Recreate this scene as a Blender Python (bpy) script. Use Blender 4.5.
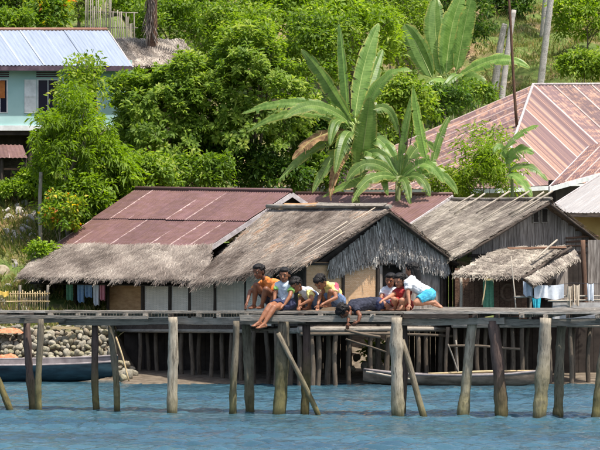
import bpy, math, random
import numpy as np
from mathutils import Vector, Matrix, Quaternion

random.seed(7)
rng = np.random.default_rng(7)
sc = bpy.context.scene
for o in list(bpy.data.objects):
    bpy.data.objects.remove(o)

# ------------------------------------------------------------------ camera
F = 2640.0                       # focal length in pixels of a 600 pixel wide picture
CAMH = 1.9
HOR = 293.0                      # picture row of the horizon
PITCH = math.atan((HOR - 225.0) / F)
cam_d = bpy.data.cameras.new('camera')
cam_d.sensor_width = 36.0
cam_d.lens = 36.0 * F / 600.0
cam_d.clip_end = 2000.0
cam_d.clip_start = 0.5
cam = bpy.data.objects.new('camera', cam_d)
sc.collection.objects.link(cam)
cam.location = (0, 0, CAMH)
cam.rotation_euler = (math.pi / 2 + PITCH, 0, 0)
sc.camera = cam

# ------------------------------------------------------------------ sky, sun, exposure
SUN_EL = math.radians(69)
SUN_AZ = math.radians(128)       # compass style: 0 = +Y, 90 = +X ; behind the camera to the right
world = bpy.data.worlds.new('World')
sc.world = world
world.use_nodes = True
wn = world.node_tree.nodes
wl = world.node_tree.links
for n in list(wn):
    wn.remove(n)
sky_n = wn.new('ShaderNodeTexSky')
sky_n.sky_type = 'NISHITA'
sky_n.sun_disc = False
sky_n.sun_elevation = SUN_EL
sky_n.sun_rotation = SUN_AZ
sky_n.air_density = 1.0
sky_n.dust_density = 3.2
sky_n.ozone_density = 0.6
bg = wn.new('ShaderNodeBackground')
bg.inputs['Strength'].default_value = 0.13
wo = wn.new('ShaderNodeOutputWorld')
wl.new(sky_n.outputs[0], bg.inputs['Color'])
wl.new(bg.outputs[0], wo.inputs['Surface'])
sun_d = bpy.data.lights.new('sun', 'SUN')
sun_d.energy = 4.2
sun_d.angle = math.radians(0.53)
sun_d.color = (1.0, 0.955, 0.88)
sun = bpy.data.objects.new('sun', sun_d)
sc.collection.objects.link(sun)
sdir = Vector((math.sin(SUN_AZ) * math.cos(SUN_EL), math.cos(SUN_AZ) * math.cos(SUN_EL), math.sin(SUN_EL)))
sun.rotation_euler = (-sdir).to_track_quat('-Z', 'Y').to_euler()
sun.location = sdir * 60
sc.view_settings.view_transform = 'Standard'
sc.view_settings.look = 'None'
sc.view_settings.gamma = 1.0
sc.view_settings.use_curve_mapping = False
sc.view_settings.exposure = 0.68

# ------------------------------------------------------------------ helpers
_cp, _sp = math.cos(PITCH), math.sin(PITCH)


def P(px, py, Y):
    """world point that stands at depth Y and shows at picture point (px, py)"""
    xc = (px - 300.0) / F
    yc = (225.0 - py) / F
    d = (xc, _cp - yc * _sp, _sp + yc * _cp)
    t = Y / d[1]
    return Vector((d[0] * t, Y, CAMH + d[2] * t))


def XZ(px, Y):
    return (px - 300.0) / F * Y


def lerp(a, b, t):
    return a + (b - a) * t


WM = {}


def link(name, mesh, W, parent=None, mat=None, kind=None, label=None, cat=None, group=None):
    o = bpy.data.objects.new(name, mesh)
    sc.collection.objects.link(o)
    if parent is not None:
        o.parent = parent
        o.matrix_basis = WM[parent.name].inverted() @ W
    else:
        o.matrix_basis = W
    WM[o.name] = W.copy()
    if mat is not None and mesh is not None and len(mesh.materials) == 0:
        mesh.materials.append(mat)
    if kind:
        o['kind'] = kind
    if label:
        o['label'] = label
    if cat:
        o['category'] = cat
    if group:
        o['group'] = group
    return o


def thing(name, loc, label, cat, group=None):
    return link(name, None, Matrix.Translation(Vector(loc)), label=label, cat=cat, group=group)


def mesh_np(name, V, Fc, smooth=False, attrs=None):
    m = bpy.data.meshes.new(name)
    V = np.asarray(V, dtype=np.float32)
    if isinstance(Fc, np.ndarray):
        nf, k = Fc.shape
        m.vertices.add(len(V))
        m.vertices.foreach_set('co', V.ravel())
        m.loops.add(nf * k)
        m.loops.foreach_set('vertex_index', Fc.astype(np.int32).ravel())
        m.polygons.add(nf)
        m.polygons.foreach_set('loop_start', np.arange(0, nf * k, k, dtype=np.int32))
        m.polygons.foreach_set('loop_total', np.full(nf, k, dtype=np.int32))
        m.update(calc_edges=True)
    else:
        m.from_pydata([tuple(v) for v in V], [], Fc)
    if attrs:
        for an, av in attrs.items():
            at = m.attributes.new(an, 'FLOAT', 'POINT')
            at.data.foreach_set('value', np.asarray(av, dtype=np.float32))
    if smooth:
        m.polygons.foreach_set('use_smooth', np.ones(len(m.polygons), dtype=bool))
    return m


def geo(name, V, Fc, mat, parent=None, smooth=False, attrs=None, **kw):
    """mesh from world coordinates, origin at its bottom centre"""
    V = np.asarray(V, dtype=np.float64)
    c = (V.min(0) + V.max(0)) / 2
    c[2] = V[:, 2].min()
    m = mesh_np(name, V - c, Fc, smooth, attrs)
    return link(name, m, Matrix.Translation(Vector(c)), parent, mat, **kw)


BOXF = [(0, 3, 2, 1), (4, 5, 6, 7), (0, 1, 5, 4), (1, 2, 6, 5), (2, 3, 7, 6), (3, 0, 4, 7)]


def prism(name, q, off, mat, parent=None, **kw):
    """four corner points (a ring) and an offset vector"""
    q = [Vector(p) for p in q]
    off = Vector(off)
    V = [p for p in q] + [p + off for p in q]
    nrm = (q[1] - q[0]).cross(q[2] - q[0])
    f = BOXF if nrm.dot(off) > 0 else [tuple(reversed(x)) for x in BOXF]
    return geo(name, V, f, mat, parent, **kw)


def pxbox(name, x0, y0, x1, y1, Yf, thick, mat, parent=None, push=0.0, **kw):
    """upright box whose front shows at the picture rectangle; Yf gives depth for a column"""
    Ya, Yb = Yf(x0) + push, Yf(x1) + push
    q = [P(x0, y1, Ya), P(x1, y1, Yb), P(x1, y0, Yb), P(x0, y0, Ya)]
    # straight verticals
    d = (q[1] - q[0])
    n = Vector((-d.y, d.x, 0)).normalized()
    if n.y < 0:
        n = -n
    return prism(name, q, n * thick, mat, parent, **kw)


def frame_matrix(p0, p1, roll=0.0):
    p0, p1 = Vector(p0), Vector(p1)
    d = (p1 - p0)
    q = d.to_track_quat('X', 'Z')
    return Matrix.Translation(p0) @ q.to_matrix().to_4x4() @ Matrix.Rotation(roll, 4, 'X'), d.length


def plank(name, p0, p1, w, t, mat, parent=None, warp=0.006, roll=0.0, **kw):
    """sawn board from p0 to p1 (centre line), width w across, thickness t up, a little warped and chipped"""
    W, L = frame_matrix(p0, p1, roll)
    n = 5
    V = []
    ph = random.uniform(0, 6)
    for i in range(n + 1):
        x = L * i / n
        dz = math.sin(ph + i * 1.1) * warp
        dy = math.cos(ph * 1.7 + i) * warp * 0.6
        hw = w / 2 * (1 + random.uniform(-.05, .05))
        for (a, b) in ((-1, -1), (1, -1), (1, 1), (-1, 1)):
            V.append((x + (random.uniform(-.012, .012) if i in (0, n) else 0), a * hw + dy, b * t / 2 + dz))
    Fc = [(3, 2, 1, 0), tuple(4 * n + k for k in (0, 1, 2, 3))]
    for i in range(n):
        for k in range(4):
            a, b = 4 * i + k, 4 * i + (k + 1) % 4
            Fc.append((a, b, b + 4, a + 4))
    return link(name, mesh_np(name, V, Fc), W, parent, mat, **kw)


def pole(name, p0, p1, r0, r1, mat, parent=None, bend=0.02, sides=9, segs=7, rough=0.08, knots=0, **kw):
    """round timber with taper, sway and uneven section"""
    W, L = frame_matrix(p0, p1, random.uniform(0, 6))
    V = []
    ph = random.uniform(0, 6)
    ph2 = random.uniform(0, 6)
    lob = [1 + random.uniform(-rough, rough) for _ in range(sides)]
    kn = [random.uniform(.1, .9) for _ in range(knots)]
    for i in range(segs + 1):
        t = i / segs
        r = lerp(r0, r1, t) * (1 + random.uniform(-rough, rough) * .6)
        for k_ in kn:
            r *= 1 + .13 * math.exp(-((t - k_) / .06) ** 2)
        e = math.sin(math.pi * t)
        cy = bend * e * math.sin(ph + 2.2 * t)
        cz = bend * e * math.cos(ph2 + 2.6 * t)
        for k in range(sides):
            a = 2 * math.pi * k / sides
            rr = r * lob[k] * (1 + random.uniform(-rough, rough) * .35)
            V.append((L * t, cy + rr * math.cos(a), cz + rr * math.sin(a)))
    Fc = [tuple(range(sides - 1, -1, -1)), tuple(segs * sides + k for k in range(sides))]
    for i in range(segs):
        for k in range(sides):
            a, b = i * sides + k, i * sides + (k + 1) % sides
            Fc.append((a, b, b + sides, a + sides))
    m = mesh_np(name, V, Fc)
    m.polygons.foreach_set('use_smooth', np.array([len(f) == 4 for f in Fc]))
    return link(name, m, W, parent, mat, **kw)


def tube_np(pts, radii, sides=6):
    pts = [Vector(p) for p in pts]
    V, Fc = [], []
    n = len(pts)
    for i, p in enumerate(pts):
        d = (pts[min(i + 1, n - 1)] - pts[max(i - 1, 0)]).normalized()
        a = d.cross(Vector((0.13, 0.2, 1))).normalized()
        b = d.cross(a)
        for k in range(sides):
            t = 2 * math.pi * k / sides
            V.append(p + (a * math.cos(t) + b * math.sin(t)) * radii[i])
    for i in range(n - 1):
        for k in range(sides):
            a, b = i * sides + k, i * sides + (k + 1) % sides
            Fc.append((a, a + sides, b + sides, b))
    Fc.append(tuple(range(sides)))
    Fc.append(tuple((n - 1) * sides + k for k in range(sides - 1, -1, -1)))
    return V, Fc


def bez(a, b, c, n):
    return [a * (1 - t) ** 2 + b * 2 * t * (1 - t) + c * t * t for t in [i / n for i in range(n + 1)]]


# ------------------------------------------------------------------ materials
def srgb(r, g, b):
    def f(v):
        v /= 255.0
        return v / 12.92 if v <= .04045 else ((v + .055) / 1.055) ** 2.4
    return (f(r), f(g), f(b), 1.0)


class NT:
    def __init__(self, name):
        self.m = bpy.data.materials.new(name)
        self.m.use_nodes = True
        self.t = self.m.node_tree
        self.t.nodes.clear()
        self.out = self.n('ShaderNodeOutputMaterial')

    def n(self, ty, **kw):
        x = self.t.nodes.new(ty)
        for k, v in kw.items():
            setattr(x, k, v)
        return x

    def l(self, a, b):
        self.t.links.new(a, b)

    def coords(self, space='world', stretch=(1, 1, 1), rnd=True):
        if space == 'world':
            s = self.n('ShaderNodeNewGeometry').outputs['Position']
        else:
            s = self.n('ShaderNodeTexCoord').outputs['Object']
        if space != 'world' and rnd:
            oi = self.n('ShaderNodeObjectInfo')
            mu = self.n('ShaderNodeMath', operation='MULTIPLY')
            mu.inputs[1].default_value = 37.0
            self.l(oi.outputs['Random'], mu.inputs[0])
            ad = self.n('ShaderNodeVectorMath', operation='ADD')
            self.l(s, ad.inputs[0])
            self.l(mu.outputs[0], ad.inputs[1])
            s = ad.outputs[0]
        mp = self.n('ShaderNodeMapping')
        mp.inputs['Scale'].default_value = stretch
        self.l(s, mp.inputs['Vector'])
        return mp.outputs[0]

    def noise(self, vec, scale, detail=5, rough=.6, dist=0.0):
        x = self.n('ShaderNodeTexNoise')
        x.inputs['Scale'].default_value = scale
        x.inputs['Detail'].default_value = detail
        x.inputs['Roughness'].default_value = rough
        x.inputs['Distortion'].default_value = dist
        self.l(vec, x.inputs['Vector'])
        return x.outputs['Fac']

    def ramp(self, fac, stops, interp='LINEAR'):
        r = self.n('ShaderNodeValToRGB')
        r.color_ramp.interpolation = interp
        e = r.color_ramp.elements
        while len(e) < len(stops):
            e.new(.5)
        for i, (p, c) in enumerate(stops):
            e[i].position = p
            e[i].color = c if len(c) == 4 else (*c, 1)
        self.l(fac, r.inputs['Fac'])
        return r.outputs['Color']

    def mix(self, fac, a, b, blend='MIX'):
        x = self.n('ShaderNodeMix', data_type='RGBA', blend_type=blend)
        if isinstance(fac, float):
            x.inputs[0].default_value = fac
        else:
            self.l(fac, x.inputs[0])
        for i, v in ((6, a), (7, b)):
            if isinstance(v, tuple):
                x.inputs[i].default_value = v
            else:
                self.l(v, x.inputs[i])
        return x.outputs[2]

    def math(self, op, a, b=None, c=None, clamp=False):
        x = self.n('ShaderNodeMath', operation=op, use_clamp=clamp)
        for i, v in enumerate((a, b, c)):
            if v is None:
                continue
            if isinstance(v, (int, float)):
                x.inputs[i].default_value = v
            else:
                self.l(v, x.inputs[i])
        return x.outputs[0]

    def value(self, col, amt):
        """scale brightness by 1 +- amt/2 from the object's random number"""
        oi = self.n('ShaderNodeObjectInfo')
        v = self.math('MULTIPLY_ADD', oi.outputs['Random'], amt, 1 - amt / 2)
        h = self.n('ShaderNodeHueSaturation')
        self.l(col, h.inputs['Color'])
        self.l(v, h.inputs['Value'])
        return h.outputs[0]

    def bsdf(self, col, rough=.8, spec=.3, bump=None, bstr=.3, bdist=.01, metallic=0.0):
        b = self.n('ShaderNodeBsdfPrincipled')
        if isinstance(col, tuple):
            b.inputs['Base Color'].default_value = col
        else:
            self.l(col, b.inputs['Base Color'])
        if isinstance(rough, (int, float)):
            b.inputs['Roughness'].default_value = rough
        else:
            self.l(rough, b.inputs['Roughness'])
        b.inputs['Specular IOR Level'].default_value = spec
        b.inputs['Metallic'].default_value = metallic
        if bump is not None:
            bp = self.n('ShaderNodeBump')
            bp.inputs['Strength'].default_value = bstr
            bp.inputs['Distance'].default_value = bdist
            self.l(bump, bp.inputs['Height'])
            self.l(bp.outputs[0], b.inputs['Normal'])
        return b

    def done(self, sh):
        self.l(sh.outputs[0] if hasattr(sh, 'outputs') else sh, self.out.inputs['Surface'])
        return self.m


def simple(name, c1, c2, scale=8, rough=.85, bstr=.3, bdist=.01, stretch=(1, 1, 1), space='world', rnd=.2, spec=.25, lo=.35, hi=.65):
    t = NT(name)
    v = t.coords(space, stretch)
    f = t.noise(v, scale)
    c = t.ramp(f, [(lo, c1), (hi, c2)])
    if rnd:
        c = t.value(c, rnd)
    return t.done(t.bsdf(c, rough, spec, f, bstr, bdist))


def wood_mat(name, dark, light, algae=False, rnd=.35, pale=None):
    t = NT(name)
    v = t.coords('object', (1.2, 14, 14))
    f = t.noise(v, 2.5, 7, .65, .6)
    v2 = t.coords('object', (1.5, 3, 3))
    g = t.noise(v2, 2.0, 4)
    c = t.ramp(f, [(.3, dark), (.68, light)])
    c = t.mix(t.ramp(g, [(.35, (0, 0, 0, 1)), (.7, (1, 1, 1, 1))]), c, pale or light)
    c = t.mix(t.math('MULTIPLY', t.ramp(t.noise(v, 4, 5, .7), [(.54, (0, 0, 0, 1)), (.66, (1, 1, 1, 1))]), .8), c, tuple(x * .4 for x in dark[:3]) + (1,))
    c = t.value(c, rnd)
    if algae:
        z = t.n('ShaderNodeSeparateXYZ')
        ge = t.n('ShaderNodeNewGeometry')
        t.l(ge.outputs['Position'], z.inputs[0])
        oi = t.n('ShaderNodeObjectInfo')
        n = t.noise(t.coords('world'), 9, 5)
        hh = t.math('ADD', z.outputs['Z'], t.math('MULTIPLY_ADD', n, 1.1, -.55))
        hh = t.math('ADD', hh, t.math('MULTIPLY_ADD', oi.outputs['Random'], .5, -.25))
        fa = t.ramp(hh, [(.15, (1, 1, 1, 1)), (.85, (0, 0, 0, 1))])
        al = t.ramp(n, [(.35, srgb(78, 76, 40)), (.65, srgb(142, 134, 76))])
        c = t.mix(t.math('MULTIPLY', fa, .6), c, al)
        wet = t.ramp(z.outputs['Z'], [(.02, (1, 1, 1, 1)), (.12, (0, 0, 0, 1))])
        c = t.mix(t.math('MULTIPLY', wet, .75), c, srgb(52, 52, 32))
    return t.done(t.bsdf(c, .85, .2, f, .9, .02))


M = {}
M['wood'] = wood_mat('weathered_wood', srgb(82, 74, 66), srgb(156, 148, 136), rnd=.55)
M['wood_dark'] = wood_mat('dark_wood', srgb(40, 34, 30), srgb(84, 74, 66))
M['wood_brown'] = wood_mat('brown_wood', srgb(70, 48, 38), srgb(124, 96, 78))
M['deck'] = wood_mat('deck_wood', srgb(112, 104, 94), srgb(186, 178, 166), rnd=.55)
M['pile_pale'] = wood_mat('pale_pile', srgb(84, 72, 58), srgb(184, 172, 152), algae=True, rnd=.2)
M['pile_mid'] = wood_mat('grey_pile', srgb(66, 58, 50), srgb(134, 124, 106), algae=True)
M['pile_dark'] = wood_mat('dark_pile', srgb(52, 40, 38), srgb(108, 90, 82), algae=True)
M['stilt'] = wood_mat('stilt_wood', srgb(56, 48, 41), srgb(112, 100, 86), rnd=.55)
M['stick'] = wood_mat('pale_stick', srgb(122, 110, 96), srgb(186, 176, 160))
M['bamboo'] = wood_mat('bamboo_pole', srgb(140, 116, 84), srgb(196, 176, 136))
M['trunk'] = wood_mat('tree_bark', srgb(82, 72, 62), srgb(142, 130, 116))
M['palm_trunk'] = wood_mat('palm_bark', srgb(134, 124, 116), srgb(206, 198, 190))
M['earth'] = simple('earth', srgb(70, 56, 42), srgb(120, 100, 76), 3)


def tint_mat(name, stops, rough=.9, transl=0.0, spec=.2, rnd=0.0, var=8.0, tcol=None):
    """colour by the 'tint' number each blade or leaf carries"""
    t = NT(name)
    a = t.n('ShaderNodeAttribute', attribute_name='tint')
    c = t.ramp(a.outputs['Fac'], stops)
    b = t.bsdf(c, rough, spec)
    if transl:
        tr = t.n('ShaderNodeBsdfTranslucent')
        h = t.n('ShaderNodeHueSaturation')
        h.inputs['Saturation'].default_value = 1.1
        h.inputs['Value'].default_value = 1.5
        t.l(c, h.inputs['Color'])
        t.l(h.outputs[0], tr.inputs['Color'])
        mx = t.n('ShaderNodeMixShader')
        mx.inputs[0].default_value = transl
        t.l(b.outputs[0], mx.inputs[1])
        t.l(tr.outputs[0], mx.inputs[2])
        return t.done(mx)
    return t.done(b)


M['thatch_grey'] = tint_mat('grey_thatch', [(0, srgb(92, 82, 74)), (.3, srgb(132, 120, 110)), (.72, srgb(162, 150, 138)), (1, srgb(190, 178, 164))])
M['thatch_brown'] = tint_mat('brown_thatch', [(0, srgb(86, 74, 66)), (.3, srgb(124, 112, 102)), (.75, srgb(156, 144, 132)), (.94, srgb(192, 180, 164)), (1, srgb(168, 130, 100))])
M['thatch_gable'] = tint_mat('gable_thatch', [(0, srgb(84, 78, 72)), (.5, srgb(156, 148, 140)), (1, srgb(226, 220, 210))])
M['thatch_tan'] = tint_mat('tan_thatch', [(0, srgb(106, 96, 88)), (.5, srgb(152, 142, 130)), (1, srgb(194, 184, 168))])
M['thatch_base'] = simple('thatch_base', srgb(72, 62, 52), srgb(120, 106, 90), 14, .95, .6)
LEAFS = {
    'mid': [(0, (.03, .07, .008, 1)), (.45, (.085, .17, .016, 1)), (.8, (.16, .27, .028, 1)), (1, (.26, .36, .06, 1))],
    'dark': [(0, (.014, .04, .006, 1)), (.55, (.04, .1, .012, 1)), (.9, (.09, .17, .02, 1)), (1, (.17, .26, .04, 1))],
    'bright': [(0, (.06, .12, .012, 1)), (.5, (.13, .24, .02, 1)), (.9, (.21, .34, .035, 1)), (1, (.32, .42, .07, 1))],
    'yellow': [(0, (.06, .12, .01, 1)), (.5, (.15, .26, .025, 1)), (.85, (.28, .38, .05, 1)), (1, (.55, .45, .04, 1))],
    'croton': [(0, (.04, .1, .01, 1)), (.55, (.1, .2, .02, 1)), (.86, (.24, .32, .03, 1)), (.97, (.55, .45, .04, 1)), (1, (.4, .14, .03, 1))],
    'grass': [(0, (.05, .08, .015, 1)), (.45, (.12, .17, .03, 1)), (.75, (.2, .22, .06, 1)), (1, (.34, .28, .13, 1))],
}
for k, v in LEAFS.items():
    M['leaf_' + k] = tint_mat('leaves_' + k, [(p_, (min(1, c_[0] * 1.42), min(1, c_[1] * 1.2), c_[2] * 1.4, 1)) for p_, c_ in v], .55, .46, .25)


# ------------------------------------------------------------------ terrain
LEFT = np.array([(48, -.9), (55.5, -.25), (57.6, .0), (58.2, .15), (59.0, 1.1), (61, 1.5), (62, 1.9), (64, 2.7), (66, 3.6), (68, 4.4), (72, 5.0), (75, 6.2), (80, 8.8), (90, 11.6), (110, 18), (140, 27), (200, 40)])
RIGHT = np.array([(48, -.9), (54.0, -.12), (55.2, .0), (57.5, .12), (60, .2), (63, 1.1), (70, 2.0), (82, 3.0), (90, 6.2), (100, 9.6), (115, 14.6), (140, 23), (200, 38)])


def terrain(X, Y):
    a = np.interp(Y, LEFT[:, 0], LEFT[:, 1])
    b = np.interp(Y, RIGHT[:, 0], RIGHT[:, 1])
    e = -3.95 - (np.asarray(Y) - 58) * .02
    wdt = np.where(np.asarray(Y) < 62, .5, 3.0)
    w = np.clip((np.asarray(X) - (e - wdt / 2)) / wdt, 0, 1)
    z = a * (1 - w) + b * w
    amp = np.clip((np.asarray(Y) - 58) / 20, 0, 1)
    z = z + amp * (.16 * np.sin(X * 1.3 + Y * .7) + .12 * np.sin(X * 2.9 - Y * 1.9) + .3 * np.sin(X * .31 + Y * .23))
    return z


def TZ(X, Y):
    return float(terrain(np.array(float(X)), np.array(float(Y))))


t = NT('hillside_ground')
v = t.coords('world')
f1 = t.noise(v, .5, 6)
f2 = t.noise(v, 6, 6)
grass = t.ramp(f2, [(.3, (.05, .085, .018, 1)), (.7, (.15, .19, .05, 1))])
soil = t.ramp(f2, [(.3, srgb(104, 82, 62)), (.7, srgb(168, 142, 112))])
c = t.mix(t.ramp(f1, [(.5, (0, 0, 0, 1)), (.64, (1, 1, 1, 1))]), grass, soil)
zz = t.n('ShaderNodeSeparateXYZ')
ge = t.n('ShaderNodeNewGeometry')
t.l(ge.outputs['Position'], zz.inputs[0])
mud = t.ramp(f2, [(.3, srgb(72, 62, 52)), (.7, srgb(128, 116, 100))])
c = t.mix(t.ramp(t.math('MULTIPLY', zz.outputs['Z'], .4), [(.36, (1, 1, 1, 1)), (.56, (0, 0, 0, 1))]), c, mud)
M['ground'] = t.done(t.bsdf(c, .95, .15, f2, .5, .05))

xs = np.concatenate([np.linspace(-90, -16, 40), np.linspace(-15.5, 15.5, 140), np.linspace(16, 90, 40)])
ys = np.concatenate([np.linspace(48, 70, 110), np.linspace(70.5, 120, 90), np.linspace(122, 220, 30)])
GX, GY = np.meshgrid(xs, ys)
GZ = terrain(GX, GY)
nx, ny = len(xs), len(ys)
idx = np.arange(nx * ny).reshape(ny, nx)
Fq = np.stack([idx[:-1, :-1], idx[:-1, 1:], idx[1:, 1:], idx[1:, :-1]], -1).reshape(-1, 4)
geo('hillside', np.stack([GX, GY, GZ], -1).reshape(-1, 3), Fq, M['ground'], smooth=True, kind='structure')

# ------------------------------------------------------------------ sea
t = NT('sea_water')
v = t.coords('world', (.8, 1.3, 1))
n1 = t.noise(v, 9, 4, .65, .2)
n2 = t.noise(v, 30, 3, .6)
hgt = t.math('ADD', n1, t.math('MULTIPLY', n2, .3))
big = t.noise(t.coords('world', (.25, .5, 1)), 1.0, 3)
c = t.ramp(big, [(.35, (.026, .062, .088, 1)), (.65, (.044, .108, .138, 1))])
b = t.bsdf(c, .03, .5, hgt, .6, .022)
b.inputs['IOR'].default_value = 1.333
M['water'] = t.done(b)
xs = np.concatenate([np.linspace(-120, -10, 24), np.arange(-9.6, 9.61, .045), np.linspace(10, 120, 24)])
ys = np.concatenate([np.linspace(-80, 28, 30), np.arange(29, 59, .04), np.linspace(60, 64, 3)])
GX, GY = np.meshgrid(xs, ys)
GZ = np.zeros_like(GX)
for i in range(60):
    lam = 10 ** rng.uniform(-.85, -.12)
    th = rng.normal(-1.6, .85)
    k = 2 * math.pi / lam
    GZ += lam * .0105 * np.sin(k * (GX * math.cos(th) + GY * math.sin(th)) + rng.uniform(0, 6.28))
fade = np.clip((10.2 - np.abs(GX)) / 1.5, 0, 1) * np.clip((GY - 28) / 2, 0, 1) * np.clip((57.5 - GY) / 7 + .1, .1, 1)
GZ *= fade * (.6 + .16 * np.sin(GX * .9 + GY * .6) + .12 * np.sin(GX * .35 - GY * 1.1))
nx, ny = len(xs), len(ys)
idx = np.arange(nx * ny).reshape(ny, nx)
Fq = np.stack([idx[:-1, :-1], idx[:-1, 1:], idx[1:, 1:], idx[1:, :-1]], -1).reshape(-1, 4)
geo('sea', np.stack([GX, GY, GZ], -1).reshape(-1, 3), Fq, M['water'], smooth=True, kind='structure')
# the origin height of 'sea' is its lowest trough; its mean level stays at z = 0


# ------------------------------------------------------------------ foliage
def leaf_mesh(C, D, N, L, Wd, fold=.25, droop=.0):
    """C base points, D directions, N normals, L lengths, Wd widths -> diamond leaves folded on the midrib"""
    D = D / (np.linalg.norm(D, axis=1, keepdims=True) + 1e-9)
    S = np.cross(D, N)
    S /= (np.linalg.norm(S, axis=1, keepdims=True) + 1e-9)
    U = np.cross(S, D)
    n = len(C)
    L = L[:, None]
    Wd = Wd[:, None]
    tip = C + D * L - np.array([0, 0, 1.0]) * L * droop
    a = C + D * L * .45 + S * Wd * .5 + U * Wd * fold
    b = C + D * L * .45 - S * Wd * .5 + U * Wd * fold
    V = np.stack([C, a, tip, b], 1).reshape(-1, 3)
    i = np.arange(n) * 4
    Fc = np.concatenate([np.stack([i, i + 1, i + 2], 1), np.stack([i, i + 2, i + 3], 1)])
    return V, Fc


def rand_dir(n):
    d = rng.normal(size=(n, 3))
    return d / np.linalg.norm(d, axis=1, keepdims=True)


def crown_points(c, r, nclump, inner=.45):
    d = rand_dir(nclump)
    d[:, 2] = np.where(d[:, 2] < -.5, -d[:, 2], d[:, 2])
    lump = 1 + .22 * np.sin(d[:, 0] * 5 + c[0]) * np.cos(d[:, 2] * 4 + c[1]) + .12 * np.sin(d[:, 1] * 9 + d[:, 2] * 7)
    rad = rng.uniform(inner, 1, nclump) ** .6 * lump
    return np.asarray(c) + d * rad[:, None] * np.asarray(r)


def tree(name, label, cat, px, py, Y, rx, ry, leaf='mid', nclump=120, nleaf=40, L=.16, W=.07, cl=.3, group=None,
         droop=.1, up=.5, tintm=.5, depth=None, trunk_r=.09, base=None, inner=.45, rosette=False):
    """a trunk with limbs and a crown of leaf clumps; px, py = middle of the crown in the picture"""
    c = P(px, py, Y)
    s = Y / F
    r = (rx * s, (depth if depth else min(rx, ry)) * s, ry * s)
    bx = c.x if base is None else XZ(base, Y)
    bz = TZ(bx, Y) - .05
    T = thing(name, (bx, Y, bz), label, cat, group)
    cl_pts = crown_points(c, r, nclump, inner)
    n = nclump * nleaf
    ci = np.repeat(np.arange(nclump), nleaf)
    off = rand_dir(n) * (rng.uniform(0, 1, n) ** .5)[:, None] * cl
    off[:, 2] *= .7
    C = cl_pts[ci] + off
    D = off / cl + rand_dir(n) * .6 + np.array([0, 0, -.15])
    N = rand_dir(n) * .6 + np.array([0, -.15, up + .35]) + off / cl * .4
    if rosette:
        out = cl_pts - np.array(c)
        out = out / (np.linalg.norm(out, axis=1, keepdims=True) + 1e-6) * .8 + np.array([0, -.1, .75])
        out /= np.linalg.norm(out, axis=1, keepdims=True)
        rd = rand_dir(n)
        D = rd - out[ci] * (rd * out[ci]).sum(1, keepdims=True) * .75 + out[ci] * rng.uniform(-.1, .45, n)[:, None]
        C = cl_pts[ci] + out[ci] * rng.uniform(-cl * .5, cl * .3, n)[:, None] + rd * cl * .25
        N = out[ci] + rand_dir(n) * .35
    ls = rng.uniform(.6, 1.3, n)
    V, Fc = leaf_mesh(C, D, N, L * ls, W * ls, .2, droop)
    ti = np.clip(tintm + rng.normal(0, .14, nclump)[ci] + rng.normal(0, .15, n), 0, 1)
    geo('crown', V, Fc, M['leaf_' + leaf], T, attrs={'tint': np.repeat(ti, 4)})
    # trunk and limbs as one mesh
    top = Vector((c.x, Y, c.z + r[2] * .25))
    b0 = Vector((bx, Y, bz))
    mid = lerp(b0, top, .5) + Vector((random.uniform(-.25, .25), random.uniform(-.2, .2), 0))
    V, Fc = tube_np(bez(b0, mid, top, 8), [trunk_r * (1 - .75 * i / 8) for i in range(9)], 7)
    for k in range(7):
        tgt = Vector(cl_pts[rng.integers(nclump)])
        st = bez(b0, mid, top, 8)[random.randint(3, 7)]
        v2, f2 = tube_np(bez(st, lerp(st, tgt, .5) + Vector((0, 0, .15)), tgt, 5), [trunk_r * .42 * (1 - .14 * i) for i in range(6)], 5)
        o = len(V)
        V += v2
        Fc += [tuple(i + o for i in q) for q in f2]
    geo('trunk', V, Fc, M['trunk'], T, smooth=True)
    return T


# near vegetation behind the huts, each plant its own
tree('broadleaf_tree', 'large dense broadleaf tree just right of the pale metal roofed house', 'tree', 165, 124, 69, 62, 62, 'mid', 800, 28, .15, .06, .17, trunk_r=.16, tintm=.6, rosette=True, inner=.55)
tree('broadleaf_tree', 'large dense broadleaf tree behind the red roof, left of the banana plant', 'tree', 248, 110, 69.4, 72, 82, 'mid', 1100, 28, .15, .06, .17, trunk_r=.16, tintm=.64, rosette=True, inner=.55)
tree('broadleaf_tree', 'dark leafy tree whose low crown shades the red roof ridge', 'tree', 218, 164, 69.0, 62, 26, 'dark', 190, 40, .15, .07, .28, trunk_r=.1, tintm=.5)
tree('feathery_tree', 'bright green feathery tree in front of the pale blue house', 'tree', 70, 150, 65, 42, 56, 'bright', 190, 46, .15, .032, .19, droop=.35, trunk_r=.08, tintm=.36)
tree('feathery_tree', 'low feathery bright green tree right beside the tallest feathery one', 'tree', 108, 182, 65.5, 34, 42, 'bright', 150, 40, .18, .04, .24, droop=.35, trunk_r=.06, tintm=.42)
tree('sapling', 'sparse yellow green sapling rising in front of the pale metal roof', 'tree', 84, 92, 66.5, 31, 40, 'yellow', 80, 20, .13, .06, .24, trunk_r=.035, tintm=.45, inner=.2)
tree('leafy_bush', 'mid green bush between the feathery tree and the red roof ridge', 'bush', 148, 178, 66, 32, 26, 'mid', 110, 36, .15, .06, .22, trunk_r=.04, tintm=.62)
tree('croton_bush', 'croton bush with yellow leaf tips beside the stony bank', 'bush', 62, 218, 63.5, 20, 26, 'croton', 70, 32, .11, .05, .16, trunk_r=.02, tintm=.58)
tree('leafy_bush', 'low bright bush left of the red roof corner', 'bush', 88, 216, 64.8, 22, 20, 'bright', 70, 32, .12, .05, .18, trunk_r=.02, tintm=.55)
tree('leafy_bush', 'small green bush on the bank under the thatch skirt corner', 'bush', 44, 254, 62.8, 12, 12, 'bright', 40, 26, .1, .05, .16, trunk_r=.02, tintm=.5)
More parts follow.
